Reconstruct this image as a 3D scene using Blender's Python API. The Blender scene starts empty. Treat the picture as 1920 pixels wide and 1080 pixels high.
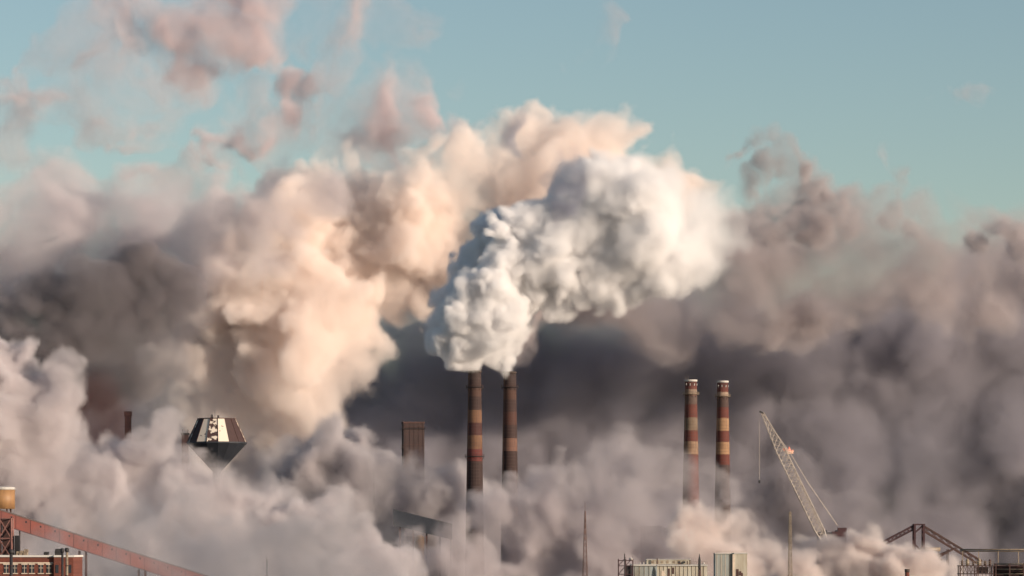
import bpy, bmesh, math, random, os
import numpy as np
from mathutils import Vector, Matrix
S = bpy.context.scene
PI = math.pi

# ------------------------------------------------------------------ camera
K = 0.00015          # metres per photo pixel (of 1920) and metre of distance
HOR, CZ = 1020, 40.0
cam = bpy.data.cameras.new('camera')
co = bpy.data.objects.new('camera', cam)
S.collection.objects.link(co)
S.camera = co
cam.lens = 36 / (2 * 960 * K)
cam.shift_y = (HOR - 540) / 1920
cam.clip_start = 1
cam.clip_end = 60000
co.location = (0, 0, CZ)
co.rotation_euler = (PI / 2, 0, 0)

# ------------------------------------------------------------------ sky and sun
AZ, EL = math.radians(57), math.radians(13)      # sun: azimuth from behind the camera to the right
w = bpy.data.worlds.new('World')
S.world = w
w.use_nodes = True
wn = w.node_tree
sky = wn.nodes.new('ShaderNodeTexSky')
sky.sky_type = 'NISHITA'
sky.sun_disc = False
sky.sun_elevation = EL
sky.sun_rotation = PI - AZ
sky.altitude = 200
sky.air_density = 1.0
sky.dust_density = 0.6
sky.ozone_density = 2.2
bg = wn.nodes['Background']
tint = wn.nodes.new('ShaderNodeMix')      # slight warm grade of the clear sky
tint.data_type = 'RGBA'
tint.blend_type = 'MULTIPLY'
tint.inputs[0].default_value = 1
tint.inputs[7].default_value = (1.08, 1.0, .89, 1)
wn.links.new(sky.outputs[0], tint.inputs[6])
wn.links.new(tint.outputs[2], bg.inputs[0])
bg.inputs[1].default_value = 0.097
sun = bpy.data.lights.new('sun', 'SUN')
sun.energy = 5.0
sun.angle = math.radians(.5)
sun.color = (1, .82, .65)
so = bpy.data.objects.new('sun', sun)
S.collection.objects.link(so)
SUN = Vector((math.sin(AZ) * math.cos(EL), -math.cos(AZ) * math.cos(EL), math.sin(EL)))
so.rotation_euler = SUN.to_track_quat('Z', 'Y').to_euler()

S.view_settings.view_transform = 'Standard'
S.view_settings.look = 'None'
S.view_settings.exposure = 0.3
S.view_settings.gamma = 1
c = S.cycles
c.use_denoising = True
c.max_bounces = 12
c.volume_bounces = 12
c.transparent_max_bounces = 16
c.volume_step_rate = 1.7
c.volume_max_steps = 600
c.use_adaptive_sampling = True
c.adaptive_threshold = 0.02


def W(px, py, Y):
    """photo pixel at distance Y -> world point"""
    return Vector(((px - 960) * K * Y, Y, CZ + (HOR - py) * K * Y))


# ------------------------------------------------------------------ bookkeeping
def tag(o, label=None, cat=None, group=None, kind=None):
    for k, v in (('label', label), ('category', cat), ('group', group), ('kind', kind)):
        if v:
            o[k] = v
    return o


def thing(name, loc, label, cat, group=None, rz=0):
    o = bpy.data.objects.new(name, None)
    S.collection.objects.link(o)
    o.location = loc
    o.rotation_euler = (0, 0, rz)
    o.empty_display_size = 2
    return tag(o, label, cat, group)


class MB:
    """collects shapes in world metres relative to the thing's base"""
    def __init__(self):
        self.bm = bmesh.new()

    def box(self, x0, x1, y0, y1, z0, z1):
        v = [self.bm.verts.new(p) for p in ((x0, y0, z0), (x1, y0, z0), (x1, y1, z0), (x0, y1, z0), (x0, y0, z1), (x1, y0, z1), (x1, y1, z1), (x0, y1, z1))]
        for f in ((3, 2, 1, 0), (4, 5, 6, 7), (0, 1, 5, 4), (1, 2, 6, 5), (2, 3, 7, 6), (3, 0, 4, 7)):
            self.bm.faces.new([v[i] for i in f])
        return self

    def bar(self, a, b, t=.15, t2=None):
        a, b = Vector(a), Vector(b)
        d = b - a
        if d.length < 1e-6:
            return self
        q = d.to_track_quat('Z', 'Y').to_matrix()
        t2 = t if t2 is None else t2
        vs = []
        for p, r in ((a, t), (b, t2)):
            for sx, sy in ((-1, -1), (1, -1), (1, 1), (-1, 1)):
                vs.append(self.bm.verts.new(p + q @ Vector((sx * r / 2, sy * r / 2, 0))))
        for f in ((3, 2, 1, 0), (4, 5, 6, 7), (0, 1, 5, 4), (1, 2, 6, 5), (2, 3, 7, 6), (3, 0, 4, 7)):
            self.bm.faces.new([vs[i] for i in f])
        return self

    def tube(self, a, b, r, r2=None, n=12, cap=True):
        a, b = Vector(a), Vector(b)
        r2 = r if r2 is None else r2
        q = (b - a).to_track_quat('Z', 'Y').to_matrix()
        rings = []
        for p, rr in ((a, r), (b, r2)):
            rings.append([self.bm.verts.new(p + q @ Vector((rr * math.cos(2 * PI * i / n), rr * math.sin(2 * PI * i / n), 0))) for i in range(n)])
        for i in range(n):
            f = self.bm.faces.new([rings[0][i], rings[0][(i + 1) % n], rings[1][(i + 1) % n], rings[1][i]])
            f.smooth = n > 8
        if cap:
            self.bm.faces.new(rings[0][::-1])
            self.bm.faces.new(rings[1])
        return self

    def lathe(self, prof, n=32, x=0, y=0, smooth=True, phase=0):
        rings = []
        for r, z in prof:
            rings.append([self.bm.verts.new((x + r * math.cos(2 * PI * i / n + phase), y + r * math.sin(2 * PI * i / n + phase), z)) for i in range(n)])
        for k in range(len(prof) - 1):
            for i in range(n):
                f = self.bm.faces.new([rings[k][i], rings[k][(i + 1) % n], rings[k + 1][(i + 1) % n], rings[k + 1][i]])
                f.smooth = smooth
        self.bm.faces.new(rings[0][::-1])
        self.bm.faces.new(rings[-1])
        return self

    def ring(self, r, z, t=.12, n=24, x=0, y=0):
        for i in range(n):
            a, b = 2 * PI * i / n, 2 * PI * (i + 1) / n
            self.bar((x + r * math.cos(a), y + r * math.sin(a), z), (x + r * math.cos(b), y + r * math.sin(b), z), t)
        return self

    def build(self, name, mat, parent=None):
        me = bpy.data.meshes.new(name)
        self.bm.normal_update()
        bmesh.ops.recalc_face_normals(self.bm, faces=self.bm.faces)
        self.bm.to_mesh(me)
        self.bm.free()
        o = bpy.data.objects.new(name, me)
        S.collection.objects.link(o)
        me.materials.append(mat)
        o.parent = parent
        return o


# ------------------------------------------------------------------ materials
def mat(name, col, rough=.8, var=.25, scale=.6, col2=None, metal=0, streak=False, brick=None, bump=0):
    """weathered surface: base colour broken by noise, vertical streaks, or brick courses"""
    m = bpy.data.materials.new(name)
    m.use_nodes = True
    nt = m.node_tree
    N, L = nt.nodes.new, nt.links.new
    p = nt.nodes['Principled BSDF']
    p.inputs['Roughness'].default_value = rough
    p.inputs['Metallic'].default_value = metal
    tc = N('ShaderNodeTexCoord')
    mp = N('ShaderNodeMapping')
    L(tc.outputs['Object'], mp.inputs[0])
    if streak:
        mp.inputs['Scale'].default_value = (1, 1, .12)
    no = N('ShaderNodeTexNoise')
    no.inputs['Scale'].default_value = scale
    no.inputs['Detail'].default_value = 8
    no.inputs['Roughness'].default_value = .65
    L(mp.outputs[0], no.inputs['Vector'])
    r = N('ShaderNodeValToRGB')
    r.color_ramp.elements[0].position = .35
    r.color_ramp.elements[1].position = .68
    L(no.outputs['Fac'], r.inputs[0])
    c2 = col2 or tuple(x * (1 - var) for x in col)
    r.color_ramp.elements[0].color = (*c2, 1)
    r.color_ramp.elements[1].color = (*col, 1)
    out = r.outputs[0]
    if brick:
        bk = N('ShaderNodeTexBrick')
        bk.inputs['Scale'].default_value = brick
        bk.inputs['Mortar Size'].default_value = .012
        mp2 = N('ShaderNodeMapping')
        mp2.inputs['Rotation'].default_value = (PI / 2, 0, 0)
        L(tc.outputs['Object'], mp2.inputs[0])
        L(mp2.outputs[0], bk.inputs['Vector'])
        bk.inputs['Color1'].default_value = (1, 1, 1, 1)
        bk.inputs['Color2'].default_value = (.75, .72, .7, 1)
        bk.inputs['Mortar'].default_value = (.55, .5, .48, 1)
        mx = N('ShaderNodeMix')
        mx.data_type = 'RGBA'
        mx.blend_type = 'MULTIPLY'
        mx.inputs[0].default_value = 1
        L(out, mx.inputs[6])
        L(bk.outputs[0], mx.inputs[7])
        out = mx.outputs[2]
    L(out, p.inputs['Base Color'])
    if bump:
        b = N('ShaderNodeBump')
        b.inputs['Strength'].default_value = .5
        b.inputs['Distance'].default_value = bump
        L(no.outputs['Fac'], b.inputs['Height'])
        L(b.outputs[0], p.inputs['Normal'])
    return m


def shaft_mat(name, bands, base, blotch=.5, grid=False, soot_top=None):
    """painted chimney shaft: bands are (z0, z1, colour) in object height; paint is worn, bricks show as hoops and courses"""
    m = bpy.data.materials.new(name)
    m.use_nodes = True
    nt = m.node_tree
    N, L = nt.nodes.new, nt.links.new
    p = nt.nodes['Principled BSDF']
    p.inputs['Roughness'].default_value = .85
    tc = N('ShaderNodeTexCoord')
    sp = N('ShaderNodeSeparateXYZ')
    L(tc.outputs['Object'], sp.inputs[0])

    def mth(op, a, b=None, clamp=False):
        q = N('ShaderNodeMath')
        q.operation = op
        q.use_clamp = clamp
        for i, s in enumerate((a, b)):
            if s is None:
                continue
            if isinstance(s, (int, float)):
                q.inputs[i].default_value = s
            else:
                L(s, q.inputs[i])
        return q.outputs[0]

    def mix(f, a, b, mode='MIX'):
        q = N('ShaderNodeMix')
        q.data_type = 'RGBA'
        q.blend_type = mode
        for i, s in ((0, f), (6, a), (7, b)):
            if isinstance(s, (int, float)):
                q.inputs[i].default_value = s
            elif isinstance(s, tuple):
                q.inputs[i].default_value = (*s, 1)
            else:
                L(s, q.inputs[i])
        return q.outputs[2]

    def noise(scale, sx=1, sz=1, det=6):
        mp = N('ShaderNodeMapping')
        mp.inputs['Scale'].default_value = (sx, sx, sz)
        L(tc.outputs['Object'], mp.inputs[0])
        q = N('ShaderNodeTexNoise')
        q.inputs['Scale'].default_value = scale
        q.inputs['Detail'].default_value = det
        L(mp.outputs[0], q.inputs['Vector'])
        return q.outputs['Fac']
    z = mth('ADD', sp.outputs[2], mth('MULTIPLY', mth('SUBTRACT', noise(.8), .5), .8))
    colr = base
    for z0, z1, cc in bands:
        f = mth('MULTIPLY', mth('GREATER_THAN', z, z0), mth('LESS_THAN', z, z1))
        colr = mix(f, colr, cc)
    wear = mth('MULTIPLY', mth('SUBTRACT', noise(.45, 1, .5), .42), 3.5, True)
    colr = mix(mth('MULTIPLY', wear, blotch), colr, mix(1.0, colr, (.45, .36, .34), 'MULTIPLY'))
    run = mth('MULTIPLY', mth('SUBTRACT', noise(1.1, 1, .08), .5), 5, True)
    colr = mix(mth('MULTIPLY', run, .35), colr, (.05, .03, .028))
    # steel hoops and seams
    hoop = mth('LESS_THAN', mth('FRACT', mth('DIVIDE', sp.outputs[2], 1.9)), .13)
    colr = mix(mth('MULTIPLY', hoop, .45), colr, (.07, .045, .04))
    if grid:
        ang = mth('ARCTAN2', sp.outputs[1], sp.outputs[0])
        st = mth('LESS_THAN', mth('FRACT', mth('MULTIPLY', ang, 3.0)), .16)
        colr = mix(mth('MULTIPLY', st, .45), colr, (.07, .045, .04))
    if soot_top:
        s = mth('MULTIPLY', mth('SUBTRACT', mth('ADD', sp.outputs[2], mth('MULTIPLY', noise(.5, 1, .2), 8)), soot_top), .12, True)
        colr = mix(mth('MULTIPLY', s, .75), colr, (.03, .022, .022))
    L(colr, p.inputs['Base Color'])
    return m


RED, CREAM = (.17, .035, .02), (.15, .075, .04)
M = dict(
    dark_steel=mat('dark_steel', (.025, .023, .026), .7),
    rust_steel=mat('rust_steel', (.08, .035, .03), .8, col2=(.04, .022, .02)),
    red_frame=mat('red_frame', (.06, .02, .024), .8, col2=(.035, .016, .02)),
    pale_steel=mat('pale_steel', (.32, .26, .19), .6, col2=(.15, .11, .08)),
    boom_steel=mat('boom_steel', (.5, .45, .40), .6, col2=(.33, .28, .25)),
    rim_white=mat('rim_white', (.5, .48, .45), .7),
    rim_dark=mat('rim_dark', (.05, .035, .03), .8),
    brick=mat('brick', (.20, .055, .035), .9, col2=(.12, .04, .028), brick=.9),
    white_wall=mat('white_wall', (.50, .49, .42), .8, col2=(.27, .22, .16), scale=.5, streak=True),
    blue_wall=mat('blue_wall', (.30, .35, .36), .8, col2=(.20, .19, .16), scale=.4, streak=True),
    roof_snow=mat('roof_snow', (.6, .58, .55), .9, var=.15),
    gallery=mat('gallery', (.165, .034, .024), .75, col2=(.10, .026, .021), scale=.25),
    gallery_roof=mat('gallery_roof', (.12, .09, .085), .9),
    orange_tank=mat('orange_tank', (.33, .18, .075), .6, col2=(.22, .12, .06), streak=True),
    glass=mat('glass', (.03, .035, .045), .25),
    lintel=mat('lintel', (.62, .52, .42), .9),
    hall_wall=mat('hall_wall', (.06, .042, .042), .9),
    hall_roof=mat('hall_roof', (.03, .036, .05), .8),
    brown_stack=mat('brown_stack', (.05, .028, .028), .85, col2=(.038, .024, .024), scale=.2, streak=True),
    rope=mat('rope', (.60, .52, .44), .6),
    ground=mat('ground', (.16, .14, .13), .95, col2=(.09, .08, .08), scale=.02),
    tower_dark=mat('tower_dark', (.018, .022, .032), .7, scale=.25, streak=True),
    tower_roof=mat('tower_roof', (.05, .024, .024), .8),
)

# ------------------------------------------------------------------ ground
g = MB()
n = 24
for i in range(n):
    for j in range(n):
        pass
g.bm.faces.new([g.bm.verts.new(p) for p in ((-20000, -500, 0), (20000, -500, 0), (20000, 40000, 0), (-20000, 40000, 0))])
tag(g.build('ground', M['ground']), 'dark bare industrial ground under the steam', 'ground', kind='structure')


# ------------------------------------------------------------------ smokestacks
def stack(px, ptop, Y, wt, wb_at, wb, label, group, m, rim, platforms, caps=0, lights=None):
    base = W(px, 0, Y)
    base.z = 0
    t = thing('smokestack', base, label, 'smokestack', group)
    H = W(px, ptop, Y).z
    s = K * Y
    rt = wt * s / 2
    slope = (wb - wt) / 2 / (wb_at - ptop)      # px per px
    R = lambda z: rt + slope * (H - z)
    prof = [(R(z), z) for z in np.linspace(0, H - 1.2, 30)]
    MB().lathe([(R(0) + 1, 0), (R(0) + 1, 2)] + [p for p in prof if p[1] > 2.01], 48).build('shaft', m, t)
    # crown: flared rim with an open mouth
    b = MB()
    b.lathe([(rt * 1.0, H - 1.2), (rt * 1.08, H - 1.0), (rt * 1.1, H), (rt * .82, H), (rt * .8, H - .8), (.1, H - .85)], 48)
    b.build('rim', rim, t)
    for pz in platforms:
        z = W(px, pz, Y).z
        r0 = R(z)
        b = MB()
        b.lathe([(r0 + .02, z - .35), (r0 + 1.25, z - .1), (r0 + 1.25, z + .08), (r0 + .02, z + .08)], 32)
        pl = b.build('platform', M['pale_steel'] if rim is M['rim_white'] else M['dark_steel'], t)
        b = MB()
        b.ring(r0 + 1.2, z + 1.15, .09)
        b.ring(r0 + 1.2, z + .6, .07)
        for i in range(16):
            a = 2 * PI * i / 16
            b.bar(((r0 + 1.2) * math.cos(a), (r0 + 1.2) * math.sin(a), z), ((r0 + 1.2) * math.cos(a), (r0 + 1.2) * math.sin(a), z + 1.2), .08)
        b.build('railing', M['pale_steel'] if rim is M['rim_white'] else M['rust_steel'], pl)
        for i in range(12):
            a = 2 * PI * i / 12 + .2
            b = MB()
            b.bar(((r0 + 1.1) * math.cos(a), (r0 + 1.1) * math.sin(a), z - .2), ((r0 + .02) * math.cos(a), (r0 + .02) * math.sin(a), z - 2.0), .12)
            b.build('bracket', M['rust_steel'], pl)
    # ladder with safety cage on the shaded left-front side
    b = MB()
    a = math.radians(215)
    ca, sa = math.cos(a), math.sin(a)
    for z in np.arange(10, H - 2, 3.0):
        for da in (-.06, .06):
            r1, r2 = R(z) + .25, R(z + 3) + .25
            b.bar((r1 * math.cos(a + da), r1 * math.sin(a + da), z), (r2 * math.cos(a + da), r2 * math.sin(a + da), z + 3), .07)
        r1 = R(z) + .25
        b.ring(.42, z, .05, 8, (r1 + .3) * ca, (r1 + .3) * sa)
    b.build('ladder', M['rust_steel'], t)
    if lights:
        z = W(px, lights, Y).z
        for k in range(9):
            a = 2 * PI * k / 9 + .35
            r0 = R(z)
            b = MB()
            b.bar(((r0) * math.cos(a), (r0) * math.sin(a), z - .4), ((r0 + .25) * math.cos(a), (r0 + .25) * math.sin(a), z + .8), .38)
            b.build('port', M['rim_white'], t)
    if caps:
        for a in (2.6, 4.2):
            b = MB()
            b.bar((rt * math.cos(a), rt * math.sin(a), H), (rt * math.cos(a), rt * math.sin(a), H + caps), .1)
            b.build('lightning_rod', M['pale_steel'], t)
    return t


def zz(py, Y=2000):
    return CZ + (HOR - py) * K * Y


dk = (.028, .013, .012)
stack(890, 695, 2000, 24, 1000, 34, 'left one of the two smoking stacks, dark red with two patched cream bands', 'smokestacks giving off the white plume',
      shaft_mat('stack_paint', [(zz(793), zz(769), CREAM), (zz(842), zz(816), CREAM), (zz(744), zz(728), (.06, .028, .02)), (zz(816), zz(793), (.05, .014, .013)), (zz(865), zz(842), (.11, .02, .018))], dk, .45, True, zz(706)),
      M['rim_dark'], (726, 856), 0, None)
stack(956, 697, 2010, 23.5, 1000, 33, 'right one of the two smoking stacks, dull brown red without platform lower down', 'smokestacks giving off the white plume',
      shaft_mat('stack_paint', [(zz(796), zz(771), (.06, .022, .016)), (zz(748), zz(730), (.055, .024, .017)), (zz(845), zz(821), (.14, .07, .05))], (.030, .014, .013), .3, False, zz(712)),
      M['rim_dark'], (726,), 0, None)
stack(1295.5, 712, 2040, 22, 1000, 34, 'left one of the two idle striped stacks, greyish bands under a white rim', 'idle striped smokestacks',
      shaft_mat('stack_paint', [(zz(807, 2040), zz(783, 2040), (.17, .125, .085)), (zz(852, 2040), zz(828, 2040), (.26, .17, .11)), (zz(758, 2040), zz(742, 2040), (.09, .06, .05)), (zz(741, 2040), zz(730, 2040), (.22, .16, .12))], (.105, .026, .018), .6, True, zz(716, 2040)),
      M['rim_white'], (739,), 2.2, 722)
stack(1355, 714, 2050, 20.5, 1000, 32, 'right one of the two idle striped stacks, bright cream bands under a white rim', 'idle striped smokestacks',
      shaft_mat('stack_paint', [(zz(808, 2050), zz(784, 2050), (.28, .165, .09)), (zz(852, 2050), zz(829, 2050), (.28, .165, .09)), (zz(764, 2050), zz(744, 2050), (.06, .035, .03)), (zz(743, 2050), zz(735, 2050), (.28, .2, .15)), (zz(1100, 2050), zz(872, 2050), (.05, .036, .036))], (.10, .024, .017), .35, False, zz(720, 2050)),
      M['rim_white'], (743,), 0, 725)

# square brown stack
Y = 2080
b0 = W(774.5, 0, Y)
b0.z = 0
t = thing('square_stack', b0, 'broad flat-topped brown stack between the big plume and the smoking stacks', 'smokestack', rz=math.radians(8))
s = K * Y
hw = 19.5 * s
H = W(0, 791, Y).z
MB().box(-hw, hw, -5, 5, 0, H - 1).build('casing', M['brown_stack'], t)
MB().box(-hw - .3, hw + .3, -5.3, 5.3, H - 1, H).build('rim', M['rust_steel'], t)
for py in (804, 840):
    z = W(0, py, Y).z
    b = MB()
    b.box(-hw - 1.2, hw + (1.0 if py == 804 else -2 * hw - .02), -6, 6 if py == 804 else 4, z - .15, z)
    pl = b.build('platform', M['dark_steel'], t)
    b = MB()
    x1 = hw + 1 if py == 804 else -hw
    for x in np.linspace(-hw - 1.2, x1, 9 if py == 804 else 3):
        b.bar((x, -6, z), (x, -6, z + 1.2), .08)
    b.bar((-hw - 1.2, -6, z + 1.2), (x1, -6, z + 1.2), .09)
    b.bar((-hw - 1.2, -6, z + .6), (x1, -6, z + .6), .07)
    b.bar((-hw - 1.2, -6, z + 1.2), (-hw - 1.2, 4, z + 1.2), .09)
    b.build('railing', M['rust_steel'], pl)
b = MB()
for z in np.arange(8, H - 4, 6):
    b.box(-hw - .12, hw + .12, -5.12, 5.12, z, z + .35)
b.build('stiffener', M['rust_steel'], t)

for x in np.linspace(-hw + .9, hw - .9, 5):
    b = MB()
    b.box(x - .07, x + .07, -5.17, -5.02, 0, H - 1.2)
    b.build('panel_joint', M['brown_stack'], t)
b = MB()
for dx in (-.35, .35):
    b.bar((-hw - .55, -3 + dx, 5), (-hw - .55, -3 + dx, H + 1), .1)
for z in np.arange(5, H, 1.2):
    b.bar((-hw - .55, -3.35, z), (-hw - .55, -2.65, z), .07)
b.build('ladder', M['rust_steel'], t)

# thin dark stack at the left
Y = 2215
b0 = W(240, 0, Y)
b0.z = 0
t = thing('thin_stack', b0, 'narrow dark stack just left of the striped tower, half hidden by steam', 'smokestack')
H = W(0, 772, Y).z
MB().lathe([(2.9, 0), (2.1, H)], 24).build('shaft', M['rust_steel'], t)
MB().lathe([(2.12, H - 3), (2.5, H - 2.6), (2.5, H + .2), (2.1, H + .2)], 24).build('rim', M['rust_steel'], t)

# ------------------------------------------------------------------ striped tower
Y = 2000
s = K * Y
b0 = W(406.5, 0, Y)
b0.z = 0
t = thing('water_tower', b0, 'squat tower shaped like a cut gem with worn white stripes on its sloping roof', 'water tower', rz=0)
zt, zm, zb = W(0, 786, Y).z, W(0, 829, Y).z, W(0, 884, Y).z
R1, R2, R3 = 35.5 * s, 55.5 * s, 15 * s
NS = 16


def stripe_mat(name, white):
    m = bpy.data.materials.new(name)
    m.use_nodes = True
    nt = m.node_tree
    N, L = nt.nodes.new, nt.links.new
    p = nt.nodes['Principled BSDF']
    p.inputs['Roughness'].default_value = .7
    tc = N('ShaderNodeTexCoord')
    no = N('ShaderNodeTexNoise')
    no.inputs['Scale'].default_value = .32
    no.inputs['Detail'].default_value = 7
    no.inputs['Roughness'].default_value = .6
    L(tc.outputs['Object'], no.inputs['Vector'])
    r = N('ShaderNodeValToRGB')
    r.color_ramp.elements[0].position = white
    r.color_ramp.elements[1].position = white + .012
    r.color_ramp.elements[0].color = (.05, .024, .024, 1)
    r.color_ramp.elements[1].color = (.66, .58, .49, 1)
    L(no.outputs['Fac'], r.inputs[0])
    L(r.outputs[0], p.inputs['Base Color'])
    return m


st_w, st_p, st_d = stripe_mat('white_stripe', .36), stripe_mat('peeling_stripe', .50), M['tower_roof']
ph0 = math.radians(-90 - 4)
for i in range(NS):
    a0, a1 = ph0 + 2 * PI * (i - .5) / NS, ph0 + 2 * PI * (i + .5) / NS
    b = MB()
    q = []
    for (r, z) in ((R2, zm), (R1, zt)):
        for a in (a0, a1):
            q.append(b.bm.verts.new((r * math.cos(a), r * math.sin(a), z)))
    qi = [b.bm.verts.new(v.co * 1) for v in q]
    for v in qi:
        v.co = Vector((v.co.x * .97, v.co.y * .97, v.co.z - .2))
    for f in ((q[0], q[1], q[3], q[2]), (qi[1], qi[0], qi[2], qi[3]), (q[0], q[2], qi[2], qi[0]), (q[3], q[1], qi[1], qi[3]), (q[2], q[3], qi[3], qi[2]), (q[1], q[0], qi[0], qi[1])):
        b.bm.faces.new(f)
    k = i if i <= NS // 2 else i - NS
    mm = st_w if k in (-1, 1) else st_p if k in (0, -3, 4) else st_d
    o = b.build('roof_panel', mm, t)
    if k in (-1, 1):
        o['label'] = 'clean white roof panel'
    # rib on the seam
    bb = MB()
    bb.bar((R2 * 1.005 * math.cos(a0), R2 * 1.005 * math.sin(a0), zm), (R1 * 1.01 * math.cos(a0), R1 * 1.01 * math.sin(a0), zt + .05), .3)
    bb.build('rib', M['rust_steel'], t)
MB().lathe([(R1 * .98, zt - .1), (R1 * 1.02, zt + .05), (R1 * 1.02, zt + .45), (R1 * .6, zt + .6), (1, zt + .8)], NS, smooth=False, phase=ph0 + PI / NS).build('top_cap', M['tower_roof'], t)
MB().lathe([(2.2, 0), (2.2, zb - 4), (R3 * .55, zb), (R2 * .99, zm - 1.2), (R2 * 1.015, zm - .9), (R2 * 1.015, zm - .02), (R2 * .5, zm - .02)], NS, smooth=False, phase=ph0 + PI / NS).build('tank_bowl', M['tower_dark'], t)
for dx, hh in ((-9 * s, 2.0), (2.5 * s, 1.6), (-3.6 * s, 4.8)):
    b = MB()
    b.bar((dx, 0, zt + .5), (dx, 0, zt + .6 + hh), .9 if hh < 3 else .15)
    if hh < 3:
        b.box(dx - .9, dx + .9, -.7, .7, zt + .5, zt + hh * .55)
    b.build('roof_vent' if hh < 3 else 'antenna', M['dark_steel'], t)
for dx in (-11.5 * s, 6 * s):
    b = MB()
    b.bar((dx, -.5, zt + .5), (dx, -.5, zt + 2.6), .12)
    b.build('antenna', M['dark_steel'], t)

# small control house beside the striped tower
b0 = W(343, 0, 2040)
b0.z = 0
t = thing('shaft_house', b0, 'small dark house on a shaft touching the left rim of the striped tower', 'building')
H = W(0, 812, 2040).z
MB().box(-.6, 3.2, -2, 2, 0, H - 1).build('wall', M['tower_roof'], t)
MB().box(-1, 3.6, -2.4, 2.4, H - 1, H).build('roof', M['dark_steel'], t)
for x in (-.2, 2.8):
    b = MB()
    b.bar((x, 0, H), (x, 0, H + 2.2), .2)
    b.build('post', M['dark_steel'], t)


# ------------------------------------------------------------------ lattice masts
def mast(px, ptop, Y, wtop, wbase_at, wbase, label, m, spike=0, step=1.0, group='lattice masts among the steam', thick=.2):
    base = W(px, 0, Y)
    base.z = 0
    t = thing('lattice_mast', base, label, 'mast', group)
    H = W(px, ptop, Y).z
    s = K * Y
    R = lambda z: (wtop + (wbase - wtop) * (H - z) / ((wbase_at - ptop) * s)) * s / 2
    lg, br = MB(), MB()
    z = H
    zs = [H]
    while z > 5:
        z -= max(step, R(z) * 1.7)
        zs.append(max(z, 0))
    cs = lambda z: [Vector((R(z) * math.cos(a), R(z) * math.sin(a), z)) for a in (PI / 4 + .3, 3 * PI / 4 + .3, 5 * PI / 4 + .3, 7 * PI / 4 + .3)]
    for za, zb_ in zip(zs, zs[1:]):
        A, B = cs(za), cs(zb_)
        for i in range(4):
            lg.bar(A[i], B[i], thick)
            br.bar(A[i], A[(i + 1) % 4], thick * .6)
            br.bar(A[i], B[(i + 1) % 4], thick * .55)
            br.bar(A[(i + 1) % 4], B[i], thick * .55)
    lg.build('leg_frame', m, t)
    br.build('lattice', m, t)
    if spike:
        MB().bar((0, 0, H - .5), (0, 0, H + spike), .16, .05).build('antenna', m, t)
    return t


mast(1097, 958, 1150, 1.8, 1080, 11, 'slender rusty lattice mast tapering to a spike in front of the central steam', mat('mast_paint', (.20, .11, .09), .8, col2=(.07, .04, .035)), 3.2, 2.0, thick=.10)
mast(1481.5, 960, 1200, 4.5, 1080, 8.5, 'pale narrow lattice mast standing right below the gas flare', M['pale_steel'], .8, 2.2, thick=.10)

# ------------------------------------------------------------------ flare stack
Y = 2150
s = K * Y
b0 = W(1480.5, 0, Y)
b0.z = 0
t = thing('flare_stack', b0, 'dark flare stack topped by an orange flame behind the crane boom', 'flare stack')
z1 = W(0, 851, Y).z
MB().tube((0, 0, 0), (0, 0, z1 - 6), .75, .6, 16).build('pipe', M['dark_steel'], t)
MB().lathe([(.6, z1 - 6), (1.5, z1 - 5), (2.1, z1 - 3.2), (1.6, z1 - 1.2), (2.0, z1), (1.5, z1), (.4, z1 - .5)], 20).build('burner_tip', M['dark_steel'], t)
b = MB()
zp = W(0, 871, Y).z
b.box(-4.6, 4.6, -3, 3, zp - .2, zp)
for x in np.linspace(-4.6, 4.6, 7):
    b.bar((x, -3, zp), (x, -3, zp + 1.2), .1)
b.bar((-4.6, -3, zp + 1.2), (4.6, -3, zp + 1.2), .1)
b.bar((-4.6, 0, zp - .1), (0, 0, zp - 5), .2)
b.bar((4.6, 0, zp - .1), (0, 0, zp - 5), .2)
b.build('service_platform', M['dark_steel'], t)
# flame
fm = bpy.data.materials.new('flame')
fm.use_nodes = True
nt = fm.node_tree
p = nt.nodes['Principled BSDF']
tc = nt.nodes.new('ShaderNodeTexCoord')
sp = nt.nodes.new('ShaderNodeSeparateXYZ')
mr = nt.nodes.new('ShaderNodeMapRange')
mr.inputs[1].default_value, mr.inputs[2].default_value = 0, 4.0
cr = nt.nodes.new('ShaderNodeValToRGB')
cr.color_ramp.elements[0].color = (1, .62, .30, 1)
cr.color_ramp.elements[1].color = (1, .16, .06, 1)
no = nt.nodes.new('ShaderNodeTexNoise')
no.inputs['Scale'].default_value = .9
nt.links.new(tc.outputs['Object'], no.inputs[0])
nt.links.new(tc.outputs['Object'], sp.inputs[0])
ad = nt.nodes.new('ShaderNodeMath')
ad.operation = 'MULTIPLY_ADD'
ad.inputs[1].default_value = 4
nt.links.new(no.outputs[0], ad.inputs[0])
nt.links.new(sp.outputs[2], ad.inputs[2])
mr.inputs[1].default_value, mr.inputs[2].default_value = 1.8, 6.0
nt.links.new(ad.outputs[0], mr.inputs[0])
nt.links.new(mr.outputs[0], cr.inputs[0])
nt.links.new(cr.outputs[0], p.inputs['Emission Color'])
p.inputs['Emission Strength'].default_value = 1.3
p.inputs['Base Color'].default_value = (.1, .03, .02, 1)
random.seed(5)
b = MB()
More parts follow.
